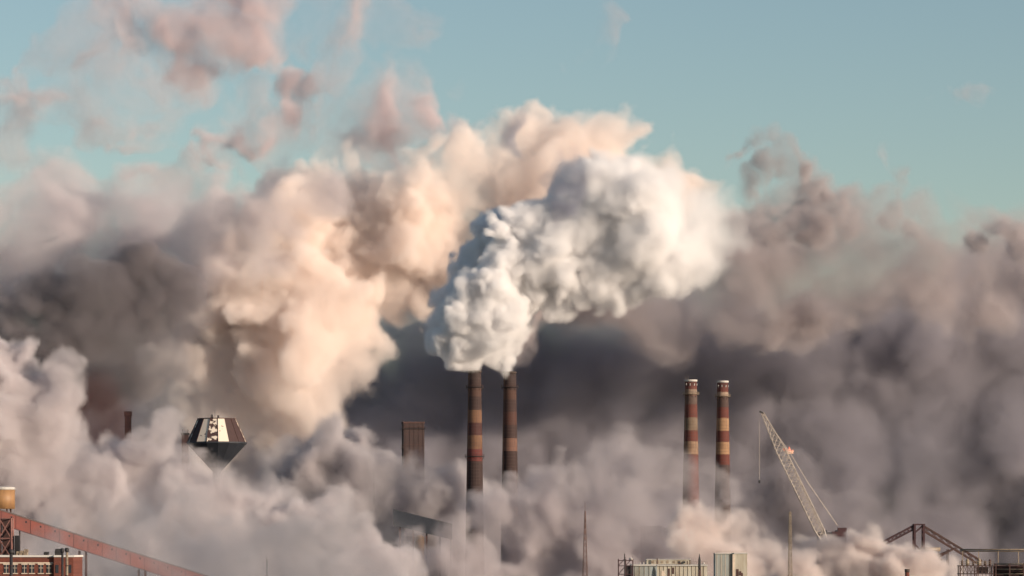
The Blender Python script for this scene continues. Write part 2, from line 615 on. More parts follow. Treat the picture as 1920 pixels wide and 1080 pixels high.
for dx, dz, hh, r in ((-.2, .2, 3.6, 1.5), (-2.0, 1.0, 3.0, .9), (1.1, .3, 2.6, 1.1), (-1.1, .6, 2.4, 1.2), (1.9, 1.4, 1.6, .6), (-2.9, 2.4, 1.4, .45), (.3, 1.6, 3.2, .7)):
    prof = [(.15 * r, 0), (.8 * r, hh * .12), (r, hh * .3), (.75 * r, hh * .55), (.35 * r, hh * .8), (.04, hh)]
    bb = MB()
    bb.lathe(prof, 14)
    me = bpy.data.meshes.new('tmp')
    bb.bm.to_mesh(me)
    bb.bm.free()
    me.transform(Matrix.Translation((dx, random.uniform(-.5, .5), dz)) @ Matrix.Rotation(random.uniform(-.35, .1) + dx * .12, 4, 'Y'))
    b.bm.from_mesh(me)
fo = b.build('flame', fm, t)
fo.location = (0, 0, z1 - .3)

# ------------------------------------------------------------------ crawler crane
Y = 1900
s = K * Y
foot = W(1551, 1024, Y)
tip = W(1429.5, 774, Y)
mast_top = W(1486, 862, Y - 8)
house = W(1574, 1000, Y)
base = Vector((house.x, Y, 0))
t = thing('crawler_crane', base, 'tall crawler crane with pale lattice boom leaning left over the steam', 'crane')
foot, tip, house = foot - base, tip - base, house - base


def lattice(mb, a, b, wa, wb, bays, tc=.24, tl=.14, mid=None):
    a, b = Vector(a), Vector(b)
    d = (b - a).normalized()
    u = d.cross(Vector((0, 1, 0))).normalized()
    v = Vector((0, 1, 0))
    P = []
    for i in range(bays + 1):
        f = i / bays
        if mid:
            ww = wa + (mid - wa) * min(f / .12, 1) if f < .5 else wb + (mid - wb) * min((1 - f) / .28, 1)
        else:
            ww = wa + (wb - wa) * f
        c_ = a.lerp(b, f)
        P.append([c_ + u * ww / 2 * sx + v * ww / 2 * sy for sx, sy in ((-1, -1), (1, -1), (1, 1), (-1, 1))])
    for A, B in zip(P, P[1:]):
        for i in range(4):
            mb.bar(A[i], B[i], tc)
            mb.bar(A[i], B[(i + 1) % 4], tl)
            mb.bar(A[(i + 1) % 4], B[i], tl)
            mb.bar(A[i], A[(i + 1) % 4], tl)


b = MB()
lattice(b, foot, tip, 1.6, 1.3, 26, .46, .22, mid=4.8)
boom = b.build('boom', M['boom_steel'], t)
MB().bar(tip + Vector((-1.6, 0, .8)), tip + Vector((1.0, 0, -.6)), .9, .6).build('sheave_head', M['dark_steel'], boom)
b = MB()
gt = W(1571, 986, Y) - base
for dy in (-1.3, 1.3):
    jt = tip + Vector((.6, dy, -1.2))
    k1 = W(1482, 850, Y) - base + Vector((0, dy, 0))
    k2 = W(1515, 905, Y) - base + Vector((0, dy, 0))
    b.bar(jt, k1, .16)
    b.bar(k1, k2, .16)
    b.bar(k2, gt + Vector((0, dy, 0)), .2)
b.build('pendant_line', M['boom_steel'], t)
b = MB()
lattice(b, W(1548, 1010, Y) - base + Vector((0, 0, 0)), W(1466, 838, Y) - base + Vector((1.5, 0, 0)), .8, .8, 22, .12, .08)
b.build('stay_frame', M['boom_steel'], t)
b = MB()
h1 = W(1424, 795, Y) - base
h2 = W(1424, 900, Y) - base
b.bar(tip + Vector((-1.6, 0, .8)), h1, .07)
b.bar(h1, h2, .11)
b.build('hoist_rope', M['rope'], t)
MB().lathe([(.1, h2.z - 1.8), (.5, h2.z - 1.4), (.6, h2.z - .4), (.2, h2.z)], 10, h2.x, h2.y).build('hook_block', M['dark_steel'], t)
b = MB()
b.box(-4, 3.5, -2, 2, house.z - 5, house.z + 1)
b.box(-1.0, 3.8, -1.5, 1.5, house.z + 1, house.z + 3)
hs = b.build('machinery_house', M['red_frame'], t)
b = MB()
b.bar((-1, 0, house.z + 4), gt, .5)
b.build('gantry', M['rust_steel'], t)
b = MB()
for x in (-2.5, 2.5):
    b.box(x - .5, x + .5, -1.5, 1.5, 3, house.z - 5)
    for z in np.arange(5, house.z - 9, 5):
        b.bar((-2.5, 0, z), (2.5, 0, z + 5), .4)
b.build('support_tower', M['rust_steel'], t)
for y_ in (-4.5, 3):
    MB().box(-8, 8, y_, y_ + 1.5, 0, 2.6).build('track', M['dark_steel'], t)


# ------------------------------------------------------------------ brick building, left corner
Y = 950
s = K * Y
x0, x1 = W(-150, 0, Y).x, W(137.5, 0, Y).x
H = W(0, 1041, Y).z
t = thing('brick_building', ((x0 + x1) / 2, Y, 0), 'red brick building with a snowy roof edge and tall windows at the left corner', 'building')
hw = (x1 - x0) / 2
xi = W(101, 0, Y).x - (x0 + x1) / 2
MB().box(-hw, xi, .9, 20, 0, H - .5).build('wall', M['brick'], t)
MB().box(xi, hw, 0, 20, 0, H - .5).build('corner_block', M['brick'], t)
b = MB()
b.box(-hw - .2, xi - .003, .6, 20.2, H - .5, H)
b.box(xi, hw + .25, -.3, 20.2, H - .5, H)
b.build('cornice', M['roof_snow'], t)
MB().box(-hw, xi - .3, .82, .9, H - 2.2, H - 1.9).build('belt_course', M['lintel'], t)
for px in (-130, -95, -66, -38, -18, 11, 27, 45, 59, 76, 91):
    cx = W(px, 0, Y).x - (x0 + x1) / 2
    for row in range(4):
        zt_ = W(0, 1059, Y).z - row * 3.9
        o = MB().box(cx - .62, cx + .62, .80, .897, zt_ - 2.2, zt_).build('window', M['glass'], t)
        b = MB()
        b.box(cx - .85, cx + .85, .70, .86, zt_ + .01, zt_ + .32)
        b.box(cx - .85, cx + .85, .66, .86, zt_ - 2.45, zt_ - 2.21)
        b.build('lintel', M['lintel'], o)
        b = MB()
        b.box(cx - .05, cx + .05, .74, .795, zt_ - 2.2, zt_)
        b.box(cx - .62, cx + .62, .745, .793, zt_ - .9, zt_ - .8)
        b.build('sash', M['lintel'], o)
for px in (107, 131):
    cx = W(px, 0, Y).x - (x0 + x1) / 2
    for row in range(3):
        zt_ = W(0, 1059, Y).z - row * 3.9
        MB().box(cx - .4, cx + .4, -.09, -.003, zt_ - 2.2, zt_).build('window', M['glass'], t)
for (pa, pb, hh) in ((78, 86, .9), (99, 112, 1.7), (32, 38, 1.2), (40, 47, 1.6), (26, 30, 1.0)):
    xa, xb = (W(q, 0, Y).x - (x0 + x1) / 2 for q in (pa, pb))
    b = MB()
    b.box(xa, xb, 4, 6, H, H + hh * .75)
    b.box(xa + .15, xb + .25, 3.8, 5, H + hh * .5, H + hh)
    b.build('roof_vent', M['dark_steel'] if pa > 50 else M['pale_steel'], t)

# flue pipes in front of the brick building
Y = 930
for px, ptop, r, mname, lab in ((21, 1030, .42, 'dark_steel', 'thick dark flue pipe rising in front of the brick wall at the left'),
                                (117, 1028, .30, 'dark_steel', 'dark slim flue pipe with a cap at the brick corner'),
                                (125.5, 1027, .34, 'pale_steel', 'pale slim flue pipe with a cap at the brick corner')):
    bs = W(px, 0, Y)
    bs.z = 0
    t = thing('flue_pipe', bs, lab, 'pipe', 'flue pipes before the brick building')
    H = W(0, ptop, Y).z
    MB().tube((0, 0, 0), (0, 0, H), r, r, 12).build('pipe', M[mname], t)
    MB().lathe([(r * 1.05, H - 1.2), (r * 1.7, H - .9), (r * 1.7, H - .3), (r * 1.1, H)], 12).build('cap', M['dark_steel'], t)
    b = MB()
    for z in np.arange(3, H - 3, 2.6):
        b.lathe([(r * 1.01, z), (r * 1.35, z + .05), (r * 1.35, z + .2), (r * 1.01, z + .25)], 12)
    b.build('flange', M['rust_steel'], t)

# ------------------------------------------------------------------ conveyor gallery
Y0, Y1 = 1250, 1330
A = W(-120, 917, Y0)
B = W(470, 1106, Y1)
t = thing('conveyor_gallery', (A.x, Y0, 0), 'long red conveyor gallery sloping down to the right above the brick building', 'conveyor')
o3 = Vector((A.x, Y0, 0))
d = (B - A)
up = Vector((0, 0, 1))
side = d.cross(up).normalized()
hgt = 5.3
th = 2.2


def prism(mb, a, b, y0, y1, z0, z1):
    vs = []
    for p in (a, b):
        for yy, z_ in ((y0, z0), (y1, z0), (y1, z1), (y0, z1)):
            vs.append(mb.bm.verts.new(p + Vector((0, yy, z_))))
    for f in ((0, 1, 2, 3), (7, 6, 5, 4), (0, 4, 5, 1), (1, 5, 6, 2), (2, 6, 7, 3), (3, 7, 4, 0)):
        mb.bm.faces.new([vs[i] for i in f])


a_, b_ = A - o3, B - o3
mb = MB()
prism(mb, a_, b_, -th, th, -hgt + .35, -.15)
gal = mb.build('cladding', M['gallery'], t)
mb = MB()
prism(mb, a_, b_, -th - .25, th + .25, -.15, .12)
mb.build('roof', M['gallery_roof'], t)
mb = MB()
prism(mb, a_, b_, -th - .1, th + .1, -hgt, -hgt + .35)
mb.build('floor_beam', M['red_frame'], t)
for f in np.arange(.02, .99, .045):
    p = a_.lerp(b_, f)
    mb = MB()
    mb.bar(p + Vector((0, -th - .06, -.3)), p + Vector((0, -th - .06, -hgt + .3)), .12)
    mb.build('rib', M['red_frame'], t)
for f in np.arange(.05, .99, .045):
    p = a_.lerp(b_, f)
    MB().box(p.x - .42, p.x + .42, -th - .09 + p.y, -th - .005 + p.y, p.z - 1.75, p.z - 1.1).build('window', M['glass'], t)
for px in (146, 258):
    f = (px + 120) / 590
    p = a_.lerp(b_, f)
    for dx in (-1.2, 1.2):
        b = MB()
        for dy in (-1.8, 1.8):
            b.bar((p.x + dx, p.y + dy, 0), (p.x + dx, p.y + dy, p.z - hgt), .42)
        for z in np.arange(2, p.z - hgt - 3, 5):
            b.bar((p.x + dx, p.y - 1.8, z), (p.x + dx, p.y + 1.8, z + 5), .2)
        b.build('leg', M['rust_steel'], t)
for px in (360, 30):
    f = (px + 120) / 590
    p = a_.lerp(b_, f)
    b = MB()
    b.bar((p.x, p.y, 0), (p.x, p.y, p.z - hgt), .4)
    b.build('leg', M['rust_steel'], t)

# support tower under the gallery, pinkish lattice
Y = 1245
bs = W(12, 0, Y)
bs.z = 0
t = thing('support_tower', bs, 'pinkish lattice support tower under the high end of the red gallery', 'tower')
Ht = W(0, 972, Y).z
b = MB()
hw = 2.6
lv = np.linspace(0, Ht, 8)
for za, zb_ in zip(lv, lv[1:]):
    ka, kb = hw * (1 - .2 * za / Ht), hw * (1 - .2 * zb_ / Ht)
    ca = [Vector((sx * ka, sy * ka - 1, za)) for sx, sy in ((-1, -1), (1, -1), (1, 1), (-1, 1))]
    cb = [Vector((sx * kb, sy * kb - 1, zb_)) for sx, sy in ((-1, -1), (1, -1), (1, 1), (-1, 1))]
    for i in range(4):
        b.bar(ca[i], cb[i], .55)
        b.bar(ca[i], cb[(i + 1) % 4], .32)
        b.bar(ca[(i + 1) % 4], cb[i], .32)
        b.bar(cb[i], cb[(i + 1) % 4], .35)
b.build('lattice', mat('pink_frame', (.30, .14, .12), .8, col2=(.16, .075, .065)), t)
b = MB()
b.box(-1.5, 1.5, .2, 1.6, 0, Ht)
b.build('stair_shaft', M['rust_steel'], t)
b = MB()
b.box(2.9, 4.4, -.5, 3, 0, Ht - 6)
b.build('cable_duct', M['dark_steel'], t)

# orange drum above the gallery
Y = 1330
bs = W(6, 0, Y)
bs.z = 0
t = thing('storage_drum', bs, 'orange cylindrical drum with a pale rim standing above the red gallery', 'silo')
Hd = W(0, 914, Y).z
rr = 22 * K * Y
MB().lathe([(rr, Hd - 8), (rr, Hd - .9)], 36).build('shell', M['orange_tank'], t)
MB().lathe([(rr * 1.02, Hd - .9), (rr * 1.03, Hd), (rr * .7, Hd + .3), (.2, Hd + .4)], 36).build('roof', M['rim_white'], t)
b = MB()
for a in range(4):
    aa = a * PI / 2 + .6
    b.bar((rr * .7 * math.cos(aa), rr * .7 * math.sin(aa), 0), (rr * .7 * math.cos(aa), rr * .7 * math.sin(aa), Hd - 8), .6)
b.build('leg_frame', M['rust_steel'], t)

# ------------------------------------------------------------------ pale tank houses, bottom centre right
Y = 1120
s = K * Y
t = thing('panel_hall', (W(1255, 0, Y).x, Y, 0), 'long pale weathered hall with rounded front bays in front of the steam', 'building')
ox = W(1255, 0, Y).x
X = lambda px: W(px, 0, Y).x - ox
Z = lambda py: W(0, py, Y).z
MB().box(X(1186), X(1232), -1, 14, 0, Z(1061)).build('blue_bay', M['blue_wall'], t)
MB().box(X(1232) + .003, X(1326), -.2, 14, 0, Z(1061)).build('wall', M['white_wall'], t)
b = MB()
b.box(X(1184), X(1234), -1.5, 14.3, Z(1061), Z(1058))
b.box(X(1234) + .003, X(1327), -.7, 14.3, Z(1061), Z(1058.6))
b.build('eaves', M['rim_white'], t)
b = MB()
b.box(X(1213), X(1296), 3, 12, Z(1058), Z(1049.4))
b.build('upper_storey', M['white_wall'], t)
b = MB()
b.box(X(1212), X(1297), 2.6, 12.3, Z(1049.4), Z(1048.2))
b.build('roof', M['rim_white'], t)
b = MB()
for px in np.arange(1237, 1326, 7.5):
    b.bar((X(px), -.25, 0), (X(px), -.25, Z(1061.5)), .12)
for px in np.arange(1190, 1230, 9):
    b.bar((X(px), -1.05, 0), (X(px), -1.05, Z(1061.5)), .12)
b.build('seam', M['pale_steel'], t)
for (pa, pb, ya, yb, mn) in ((1252, 1256, 1066, 1080, 'rust_steel'), (1260, 1264, 1064, 1076, 'rust_steel'), (1310, 1314, 1062, 1090, 'rust_steel'), (1240, 1246, 1070, 1082, 'lintel')):
    MB().box(X(pa), X(pb), -.32, -.2, Z(yb), Z(ya)).build('rust_patch', M[mn], t)
for px in (1222, 1232, 1240, 1250, 1262, 1272, 1281):
    MB().box(X(px), X(px + 4.5), 2.9, 3.0, Z(1056), Z(1052)).build('window', M['pale_steel'] if px % 3 else M['glass'], t)
for px, h_ in ((1232.5, 12), (1289, 7), (1294, 9), (1275, 3)):
    MB().bar((X(px), 1.5, Z(1061)), (X(px), 1.5, Z(1058) + h_ * s * .9), .35 if px > 1280 or px < 1240 else .8).build('roof_pipe', M['rust_steel'], t)
b = MB()
for px in np.arange(1186, 1327, 5):
    b.bar((X(px), -.6, Z(1058)), (X(px), -.6, Z(1058) + .8), .05)
b.bar((X(1186), -.6, Z(1058) + .8), (X(1326), -.6, Z(1058) + .8), .06)
b.build('railing', M['pale_steel'], t)
for px, w_ in ((1320, 5), (1207, 4), (1200, 3)):
    b = MB()
    b.tube((X(px), 2, Z(1058)), (X(px), 2, Z(1056)), w_ * s / 3)
    b.tube((X(px), 2, Z(1056)), (X(px), 2, Z(1054.5)), w_ * s / 2, w_ * s / 5)
    b.build('roof_vent', M['rim_white'], t)

# thin roof pole with spire
bs = W(1311.5, 0, 1110)
bs.z = 0
t = thing('spire_pole', bs, 'thin dark pole with a fat middle beside the right end of the pale hall', 'pole')
H = W(0, 1038, 1110).z
MB().tube((0, 0, 0), (0, 0, H - 5), .22, .18, 8).build('pole', M['rust_steel'], t)
MB().lathe([(.2, H - 5), (.42, H - 4.4), (.38, H - 2), (.05, H)], 10).build('finial', M['dark_steel'], t)

# open steel stair frame left of the hall
Y = 1105
bs = W(1173, 0, Y)
bs.z = 0
t = thing('stair_frame', bs, 'open rust red steel frame with a dark pipe left of the pale hall', 'steel frame')
b = MB()
s = K * Y
zt_ = W(0, 1051, Y).z
hw = 13.5 * s
for z in np.arange(2, zt_, 2.6):
    for y_ in (-1.5, 1.5):
        b.bar((-hw, y_, z), (hw, y_, z), .2)
        b.bar((-hw, y_, z), (0, y_, z + 2.6), .13)
        b.bar((0, y_, z), (hw, y_, z + 2.6), .13)
for x in (-hw, 0, hw):
    for y_ in (-1.5, 1.5):
        b.bar((x, y_, 0), (x, y_, zt_ + .5), .26)
b.bar((-hw, -1.5, zt_), (hw, -1.5, zt_), .25)
b.build('frame', M['red_frame'], t)
MB().box(-.2, hw - .3, -.8, 1.2, 0, zt_ - 1.5).build('tank', M['dark_steel'], t)
MB().tube((-.35, -1.9, 0), (-.35, -1.9, W(0, 1038, Y).z), .2, .16, 8).build('pipe', M['dark_steel'], t)
MB().tube((hw * .75, -.4, zt_), (hw * .75, -.4, zt_ + .9), .7, .5, 10).build('vent', M['rim_white'], t)

# pale box tower
Y = 1140
s = K * Y
bs = W(1371, 0, Y)
bs.z = 0
t = thing('box_tower', bs, 'pale boxy tower with blue grey left side and rust marks, tallest pale house', 'building', rz=math.radians(0))
H = W(0, 1038.5, Y).z
X = lambda px: (px - 1371) * s
MB().box(X(1341), X(1376) - .003, .6, 9, 0, H).build('blue_wall', M['blue_wall'], t)
MB().box(X(1376), X(1401), 0, 9, 0, H).build('white_wall', M['white_wall'], t)
b = MB()
b.box(X(1340.5), X(1375.8), .2, 9.3, H, H + .3)
b.box(X(1376), X(1401.6), -.3, 9.3, H, H + .36)
b.build('roof_edge', M['rim_white'], t)
MB().box(X(1373.5), X(1378), -.12, 0, 0, H - .1).build('corner_trim', M['lintel'], t)
for pa, pb, ya, yb in ((1380, 1385, 1067, 1090), (1386, 1390, 1071, 1079), (1390, 1393, 1074, 1085)):
    MB().box(X(pa), X(pb), -.1, -.004, CZ + (HOR - yb) * s, CZ + (HOR - ya) * s).build('rust_patch', M['rust_steel'], t)
b = MB()
for px in np.arange(1343, 1401, 3.2):
    b.bar((X(px), 1, H + .3), (X(px), 1, H + .9), .06)
b.bar((X(1343), 1, H + .9), (X(1400), 1, H + .9), .07)
b.build('railing', M['pale_steel'], t)
b = MB()
for px in (1344, 1352, 1360, 1368):
    b.box(X(px), X(px) + .12, .52, .597, 0, H - .2)
b.build('seam', M['lintel'], t)

# small brick chimney at bottom right
Y = 1200
bs = W(1701, 0, Y)
bs.z = 0
t = thing('brick_chimney', bs, 'small round brick chimney top poking up at the bottom edge', 'chimney')
H = W(0, 1067, Y).z
MB().lathe([(1.1, 0), (.72, H - 1.1)], 20).build('shaft', M['brick'], t)
MB().lathe([(.73, H - 1.1), (.86, H - .9), (.86, H), (.5, H), (.5, H - .5)], 20).build('rim', M['rim_dark'], t)

# ------------------------------------------------------------------ truss bridge, right
Y = 1750
s = K * Y
bs = W(1730, 0, Y)
bs.z = 0
t = thing('coal_trestle', bs, 'dark red trestle of paired sloping galleries meeting at a high frame on the right', 'trestle')
Q = lambda px, py, y=0: Vector(((px - 1730) * s, y, CZ + (HOR - py) * s))
for y_ in (-3, 3):
    b = MB()
    b.bar(Q(1714, 985, y_), Q(1714, 1022, y_), .95)
    b.bar(Q(1714, 1022, y_), Vector((Q(1714, 0).x, y_, 0)), .95)
    b.bar(Q(1731, 983, y_), Vector((Q(1731, 0).x, y_, 0)), .95)
    b.build('leg', M['red_frame'], t)
b = MB()
for y_ in (-3, 3):
    b.bar(Q(1712, 983.5, y_), Q(1733, 983.5, y_), .7)
    b.bar(Q(1714, 1000, y_), Q(1731, 985, y_), .4)
    b.bar(Q(1714, 1020, y_), Q(1731, 1036, y_), .4)
for px in (1714, 1731):
    b.bar(Q(px, 984, -3), Q(px, 984, 3), .7)
b.build('head_frame', M['red_frame'], t)
for nm, P0, P1, hh, m_ in (('left_gallery', (1714, 985), (1655, 1016), 7, 'red_frame'), ('right_gallery', (1731, 986), (1840, 1052), 9, 'rust_steel')):
    b = MB()
    for y_ in (-2.2, 2.2):
        a, e = Q(*P0, y_), Q(*P1, y_)
        dz = Vector((0, 0, -hh * s))
        b.bar(a, e, .75)
        b.bar(a + dz, e + dz, .7)
        for i in range(8):
            f0, f1 = i / 8, (i + 1) / 8
            b.bar(a.lerp(e, f0), a.lerp(e, f1) + dz, .22)
            b.bar(a.lerp(e, f0) + dz, a.lerp(e, f1), .22)
    o = b.build('gallery', M[m_], t)
b = MB()
for y_ in (-3, 3):
    b.bar(Q(1722, 1035, y_), Q(1765, 1050, y_), .9)
    b.bar(Q(1790, 1028, y_), Q(1752, 1049, y_), .6)
    b.bar(Q(1786, 1030, y_), Q(1745, 1046, y_), .5)
    b.bar(Q(1777, 1030, y_), Q(1777, 1060, y_), .5)
b.build('brace', M['rust_steel'], t)

Y = 1790
bs = W(1748, 0, Y)
bs.z = 0
t = thing('pale_duct', bs, 'short pale yellowish duct glimpsed through the dark red trestle', 'duct')
b = MB()
zc = W(0, 1030, Y).z
b.tube((-6, 0, zc), (4, 0, zc), 1.0, 1.0, 12)
b.build('pipe', M['pale_steel'], t)
b = MB()
for x in (-4, 3):
    b.bar((x, 0, 0), (x, 0, zc - 1), .4)
b.build('post', M['rust_steel'], t)

# far pipe bridge behind
Y = 1700
s = K * Y
bs = W(1880, 0, Y)
bs.z = 0
t = thing('pipe_bridge', bs, 'faint long horizontal pipe bridge on thin posts at the right edge', 'pipe bridge')
Q = lambda px, py, y=0: Vector(((px - 1880) * s, y, CZ + (HOR - py) * s))
b = MB()
b.tube(Q(1800, 1030.5), Q(2010, 1030.5), .38, .38, 10)
b.tube(Q(1800, 1033.5, 1.2), Q(2010, 1033.5, 1.2), .3, .3, 10)
b.build('pipe', M['pale_steel'], t)
for px in (1805, 1835, 1872, 1910, 1950, 1995):
    a = Q(px, 1034, .4)
    MB().bar(a, (a.x, a.y, 0), .4).build('post', M['pale_steel'], t)

# pipe rack and machinery, right corner
Y = 1080
s = K * Y
bs = W(1830, 0, Y)
bs.z = 0
t = thing('pipe_rack', bs, 'dense brown steel pipe rack with stacked horizontal pipes at the lower right corner', 'pipe rack')
Q = lambda px, py, y=0: Vector(((px - 1830) * s, y, CZ + (HOR - py) * s))
random.seed(3)
for py, r, m_ in ((1057.5, .24, 'pale_steel'), (1063, .3, 'rust_steel'), (1067.5, .2, 'pale_steel'), (1071, .34, 'rust_steel'), (1076, .22, 'pale_steel'), (1081, .3, 'rust_steel'), (1087, .3, 'rust_steel')):
    b = MB()
    y_ = random.uniform(-1, 1)
    b.tube(Q(1864, py, y_), Q(2020, py, y_), r, r, 10)
    b.build('pipe', M[m_], t)
for px in (1866, 1892, 1918, 1946, 1975, 2008):
    b = MB()
    for y_ in (-1.6, 1.6):
        a = Q(px, 1056, y_)
        b.bar(a, (a.x, a.y, 0), .3)
        b.bar(Q(px, 1060 + 8, -1.6), Q(px, 1068, 1.6), .25)
    b.build('post', M['rust_steel'], t)
MB().box(Q(1865, 0).x, Q(2020, 0).x, 1.8, 2.0, Q(0, 1095).z, Q(0, 1060).z).build('back_panel', M['rust_steel'], t)
# platform block with railings
b = MB()
for py in (1060, 1075, 1090):
    b.box(Q(1797, 0).x, Q(1862, 0).x, -2, 3, Q(0, py).z - .25, Q(0, py).z)
b.build('deck', M['rust_steel'], t)
b = MB()
for px in np.linspace(1798, 1861, 10):
    a = Q(px, 1060, -2)
    b.bar(a, (a.x, a.y, Q(0, 1100).z), .16)
for i in range(9):
    pa, pb = 1798 + 7 * i, 1805 + 7 * i
    b.bar(Q(pa, 1060, -2), Q(pb, 1075, -2), .12)
    b.bar(Q(pb, 1060, -2), Q(pa, 1075, -2), .12)
for px in (1799, 1830, 1861):
    for y_ in (-2, 3):
        a = Q(px, 1060, y_)
        b.bar(a, (a.x, a.y, 0), .3)
b.build('frame', M['rust_steel'], t)
b = MB()
for px in np.linspace(1798, 1861, 15):
    b.bar(Q(px, 1060, -2), Q(px, 1053, -2), .08)
b.bar(Q(1798, 1053, -2), Q(1861, 1053, -2), .09)
b.bar(Q(1798, 1056.5, -2), Q(1861, 1056.5, -2), .07)
b.build('railing', M['pale_steel'], t)
for px, w_, h_ in ((1804, 4, 10), (1814, 6, 13), (1825, 4, 9), (1836, 7, 13), (1847, 5, 9), (1856, 5, 12)):
    b = MB()
    a = Q(px, 1060)
    b.tube(a, a + Vector((0, 0, h_ * s * .7)), w_ * s / 2, None, 10)
    b.tube(a + Vector((0, 0, h_ * s * .7)), a + Vector((0, 0, h_ * s)), w_ * s / 2, w_ * s / 6, 10)
    b.build('valve_drum', M['pale_steel'] if w_ > 5 else M['rust_steel'], t)
b = MB()
b.box(Q(1833, 0).x, Q(1852, 0).x, -1, 2, Q(0, 1074.5).z, Q(0, 1063).z)
b.build('cabinet', M['dark_steel'], t)

# ------------------------------------------------------------------ works half lost in the steam, centre
Y = 2120
s = K * Y
bs = W(735, 0, Y)
bs.z = 0
t = thing('works_hall', bs, 'faint brownish works hall almost lost in steam below the broad brown stack', 'building')
Q = lambda px, py, y=0: Vector(((px - 735) * s, y, CZ + (HOR - py) * s))
MB().box(Q(680, 0).x, Q(745, 0).x, 0, 25, 0, Q(0, 944).z).build('wall', M['hall_wall'], t)
MB().box(Q(678, 0).x, Q(747, 0).x, -.6, 25.6, Q(0, 944).z, Q(0, 941).z).build('roof', M['roof_snow'], t)
b = MB()
b.box(Q(745, 0).x + .003, Q(785, 0).x, 2, 20, 0, Q(0, 950).z)
b.build('annex_wall', M['hall_wall'], t)
b = MB()
b.box(Q(764, 0).x, Q(778, 0).x, 4, 9, Q(0, 950).z, Q(0, 942).z)
b.box(Q(744, 0).x, Q(763, 0).x, 4, 9, Q(0, 947).z, Q(0, 944).z)
b.build('roof_vent', M['dark_steel'], t)
Y = 2012
bs = W(820, 0, Y)
bs.z = 0
t = thing('covered_gallery', bs, 'dark sloping covered gallery half veiled by steam left of the smoking stacks', 'conveyor')
s = K * Y
b = MB()
Q = lambda px, py, y=0: Vector(((px - 820) * s, y, CZ + (HOR - py) * s))
prism(b, Q(738, 985), Q(848, 1012), -5, 5, 0, 9)
b.build('casing', M['hall_roof'], t)
b = MB()
for px in (750, 775, 800, 825, 845):
    a = Q(px, 985 + (px - 738) * .245)
    b.bar((a.x, -3, 0), (a.x, -3, a.z), .8)
    b.bar((a.x, 3, 0), (a.x, 3, a.z), .8)
b.build('leg_frame', M['rust_steel'], t)
Y = 1908
bs = W(787, 0, Y)
bs.z = 0
t = thing('orange_tank', bs, 'small orange tank glowing in sunlight through the steam below the dark gallery', 'tank')
s = K * Y
MB().lathe([(8.5 * s, 0), (8.5 * s, W(0, 1007, Y).z), (3 * s, W(0, 1003, Y).z)], 24).build('shell', M['orange_tank'], t)
MB().ring(9 * s, W(0, 1009, Y).z, .3).build('railing', M['pale_steel'], t)
Y = 2060
bs = W(1240, 0, Y)
bs.z = 0
t = thing('furnace_house', bs, 'dark furnace house glimpsed through a gap in the steam left of the striped stacks', 'building')
s = K * Y
MB().box(-12, 12, -8, 8, 0, W(0, 990, Y).z).build('wall', M['hall_wall'], t)
b = MB()
b.box(-12.5, 0, -8.5, 8.5, W(0, 990, Y).z, W(0, 986, Y).z)
b.tube((5, 0, W(0, 990, Y).z), (5, 0, W(0, 984, Y).z), 1.5)
b.build('roof', M['hall_roof'], t)
Y = 2010
bs = W(1560, 0, Y)
bs.z = 0
t = thing('ore_house', bs, 'dark low works block behind the crane foot in the steam', 'building')
MB().box(-8, 6, -8, 8, 0, W(0, 1000, Y).z).build('wall', M['hall_wall'], t)
b = MB()
b.box(-8.5, 6.5, -8.5, 8.5, W(0, 1000, Y).z, W(0, 998, Y).z)
for x in (-6, 2):
    b.box(x, x + 3, -3, 3, W(0, 998, Y).z, W(0, 994, Y).z)
b.build('roof', M['hall_roof'], t)
for px, ptop, Yp, lab in ((701, 880, 2050, 'faint thin pole rising above the lost works hall in the steam'),
                          (500.5, 1048, 1600, 'thin faint pole in the steam at the bottom left of centre')):
    bs = W(px, 0, Yp)
    bs.z = 0
    t = thing('thin_pole', bs, lab, 'pole')
    H = W(0, ptop, Yp).z
    MB().tube((0, 0, 0), (0, 0, H), .5, .35, 8).build('pole', M['dark_steel'], t)
    MB().tube((0, 0, H), (0, 0, H + 1), .12, .05, 6).build('tip', M['dark_steel'], t)

# ------------------------------------------------------------------ smoke: density grids grown from billows
def bspline(nout, ncoarse, off):
    """cubic B-spline upsampling matrix"""
    x = np.linspace(0, ncoarse - 3 - 1e-4, nout) if off is None else off
    i = np.floor(x).astype(int)
    f = x - i
    Mx = np.zeros((nout, ncoarse), np.float32)
    ws = ((1 - f) ** 3 / 6, (3 * f ** 3 - 6 * f ** 2 + 4) / 6, (-3 * f ** 3 + 3 * f ** 2 + 3 * f + 1) / 6, f ** 3 / 6)
    for k in range(4):
        Mx[np.arange(nout), i + k] = ws[k]
    return Mx


def vnoise(shape, cell, rng):
    ms = []
    dims = []
    for n_ in shape:
        nc = int(math.ceil(n_ / cell)) + 4
        off = np.arange(n_) / cell
        ms.append(bspline(n_, nc, off))
        dims.append(nc)
    r = rng.standard_normal(dims).astype(np.float32) * 1.9
    for m_ in ms:
        r = np.tensordot(r, m_, axes=([0], [1]))      # cycles the axes
    return r


def fbm(shape, cell, octaves, rng, gain=.5, billow=False, low=2.0):
    out = np.zeros(shape, np.float32)
    a, tot = 1.0, 0.0
    for o_ in range(octaves):
        if cell < low:
            break
        v = vnoise(shape, cell, rng)
        if billow:
            v = np.abs(v) * 1.6 - 1.0
        out += a * v
        tot += a * a
        a *= gain
        cell /= 2.03
    return out / math.sqrt(tot)


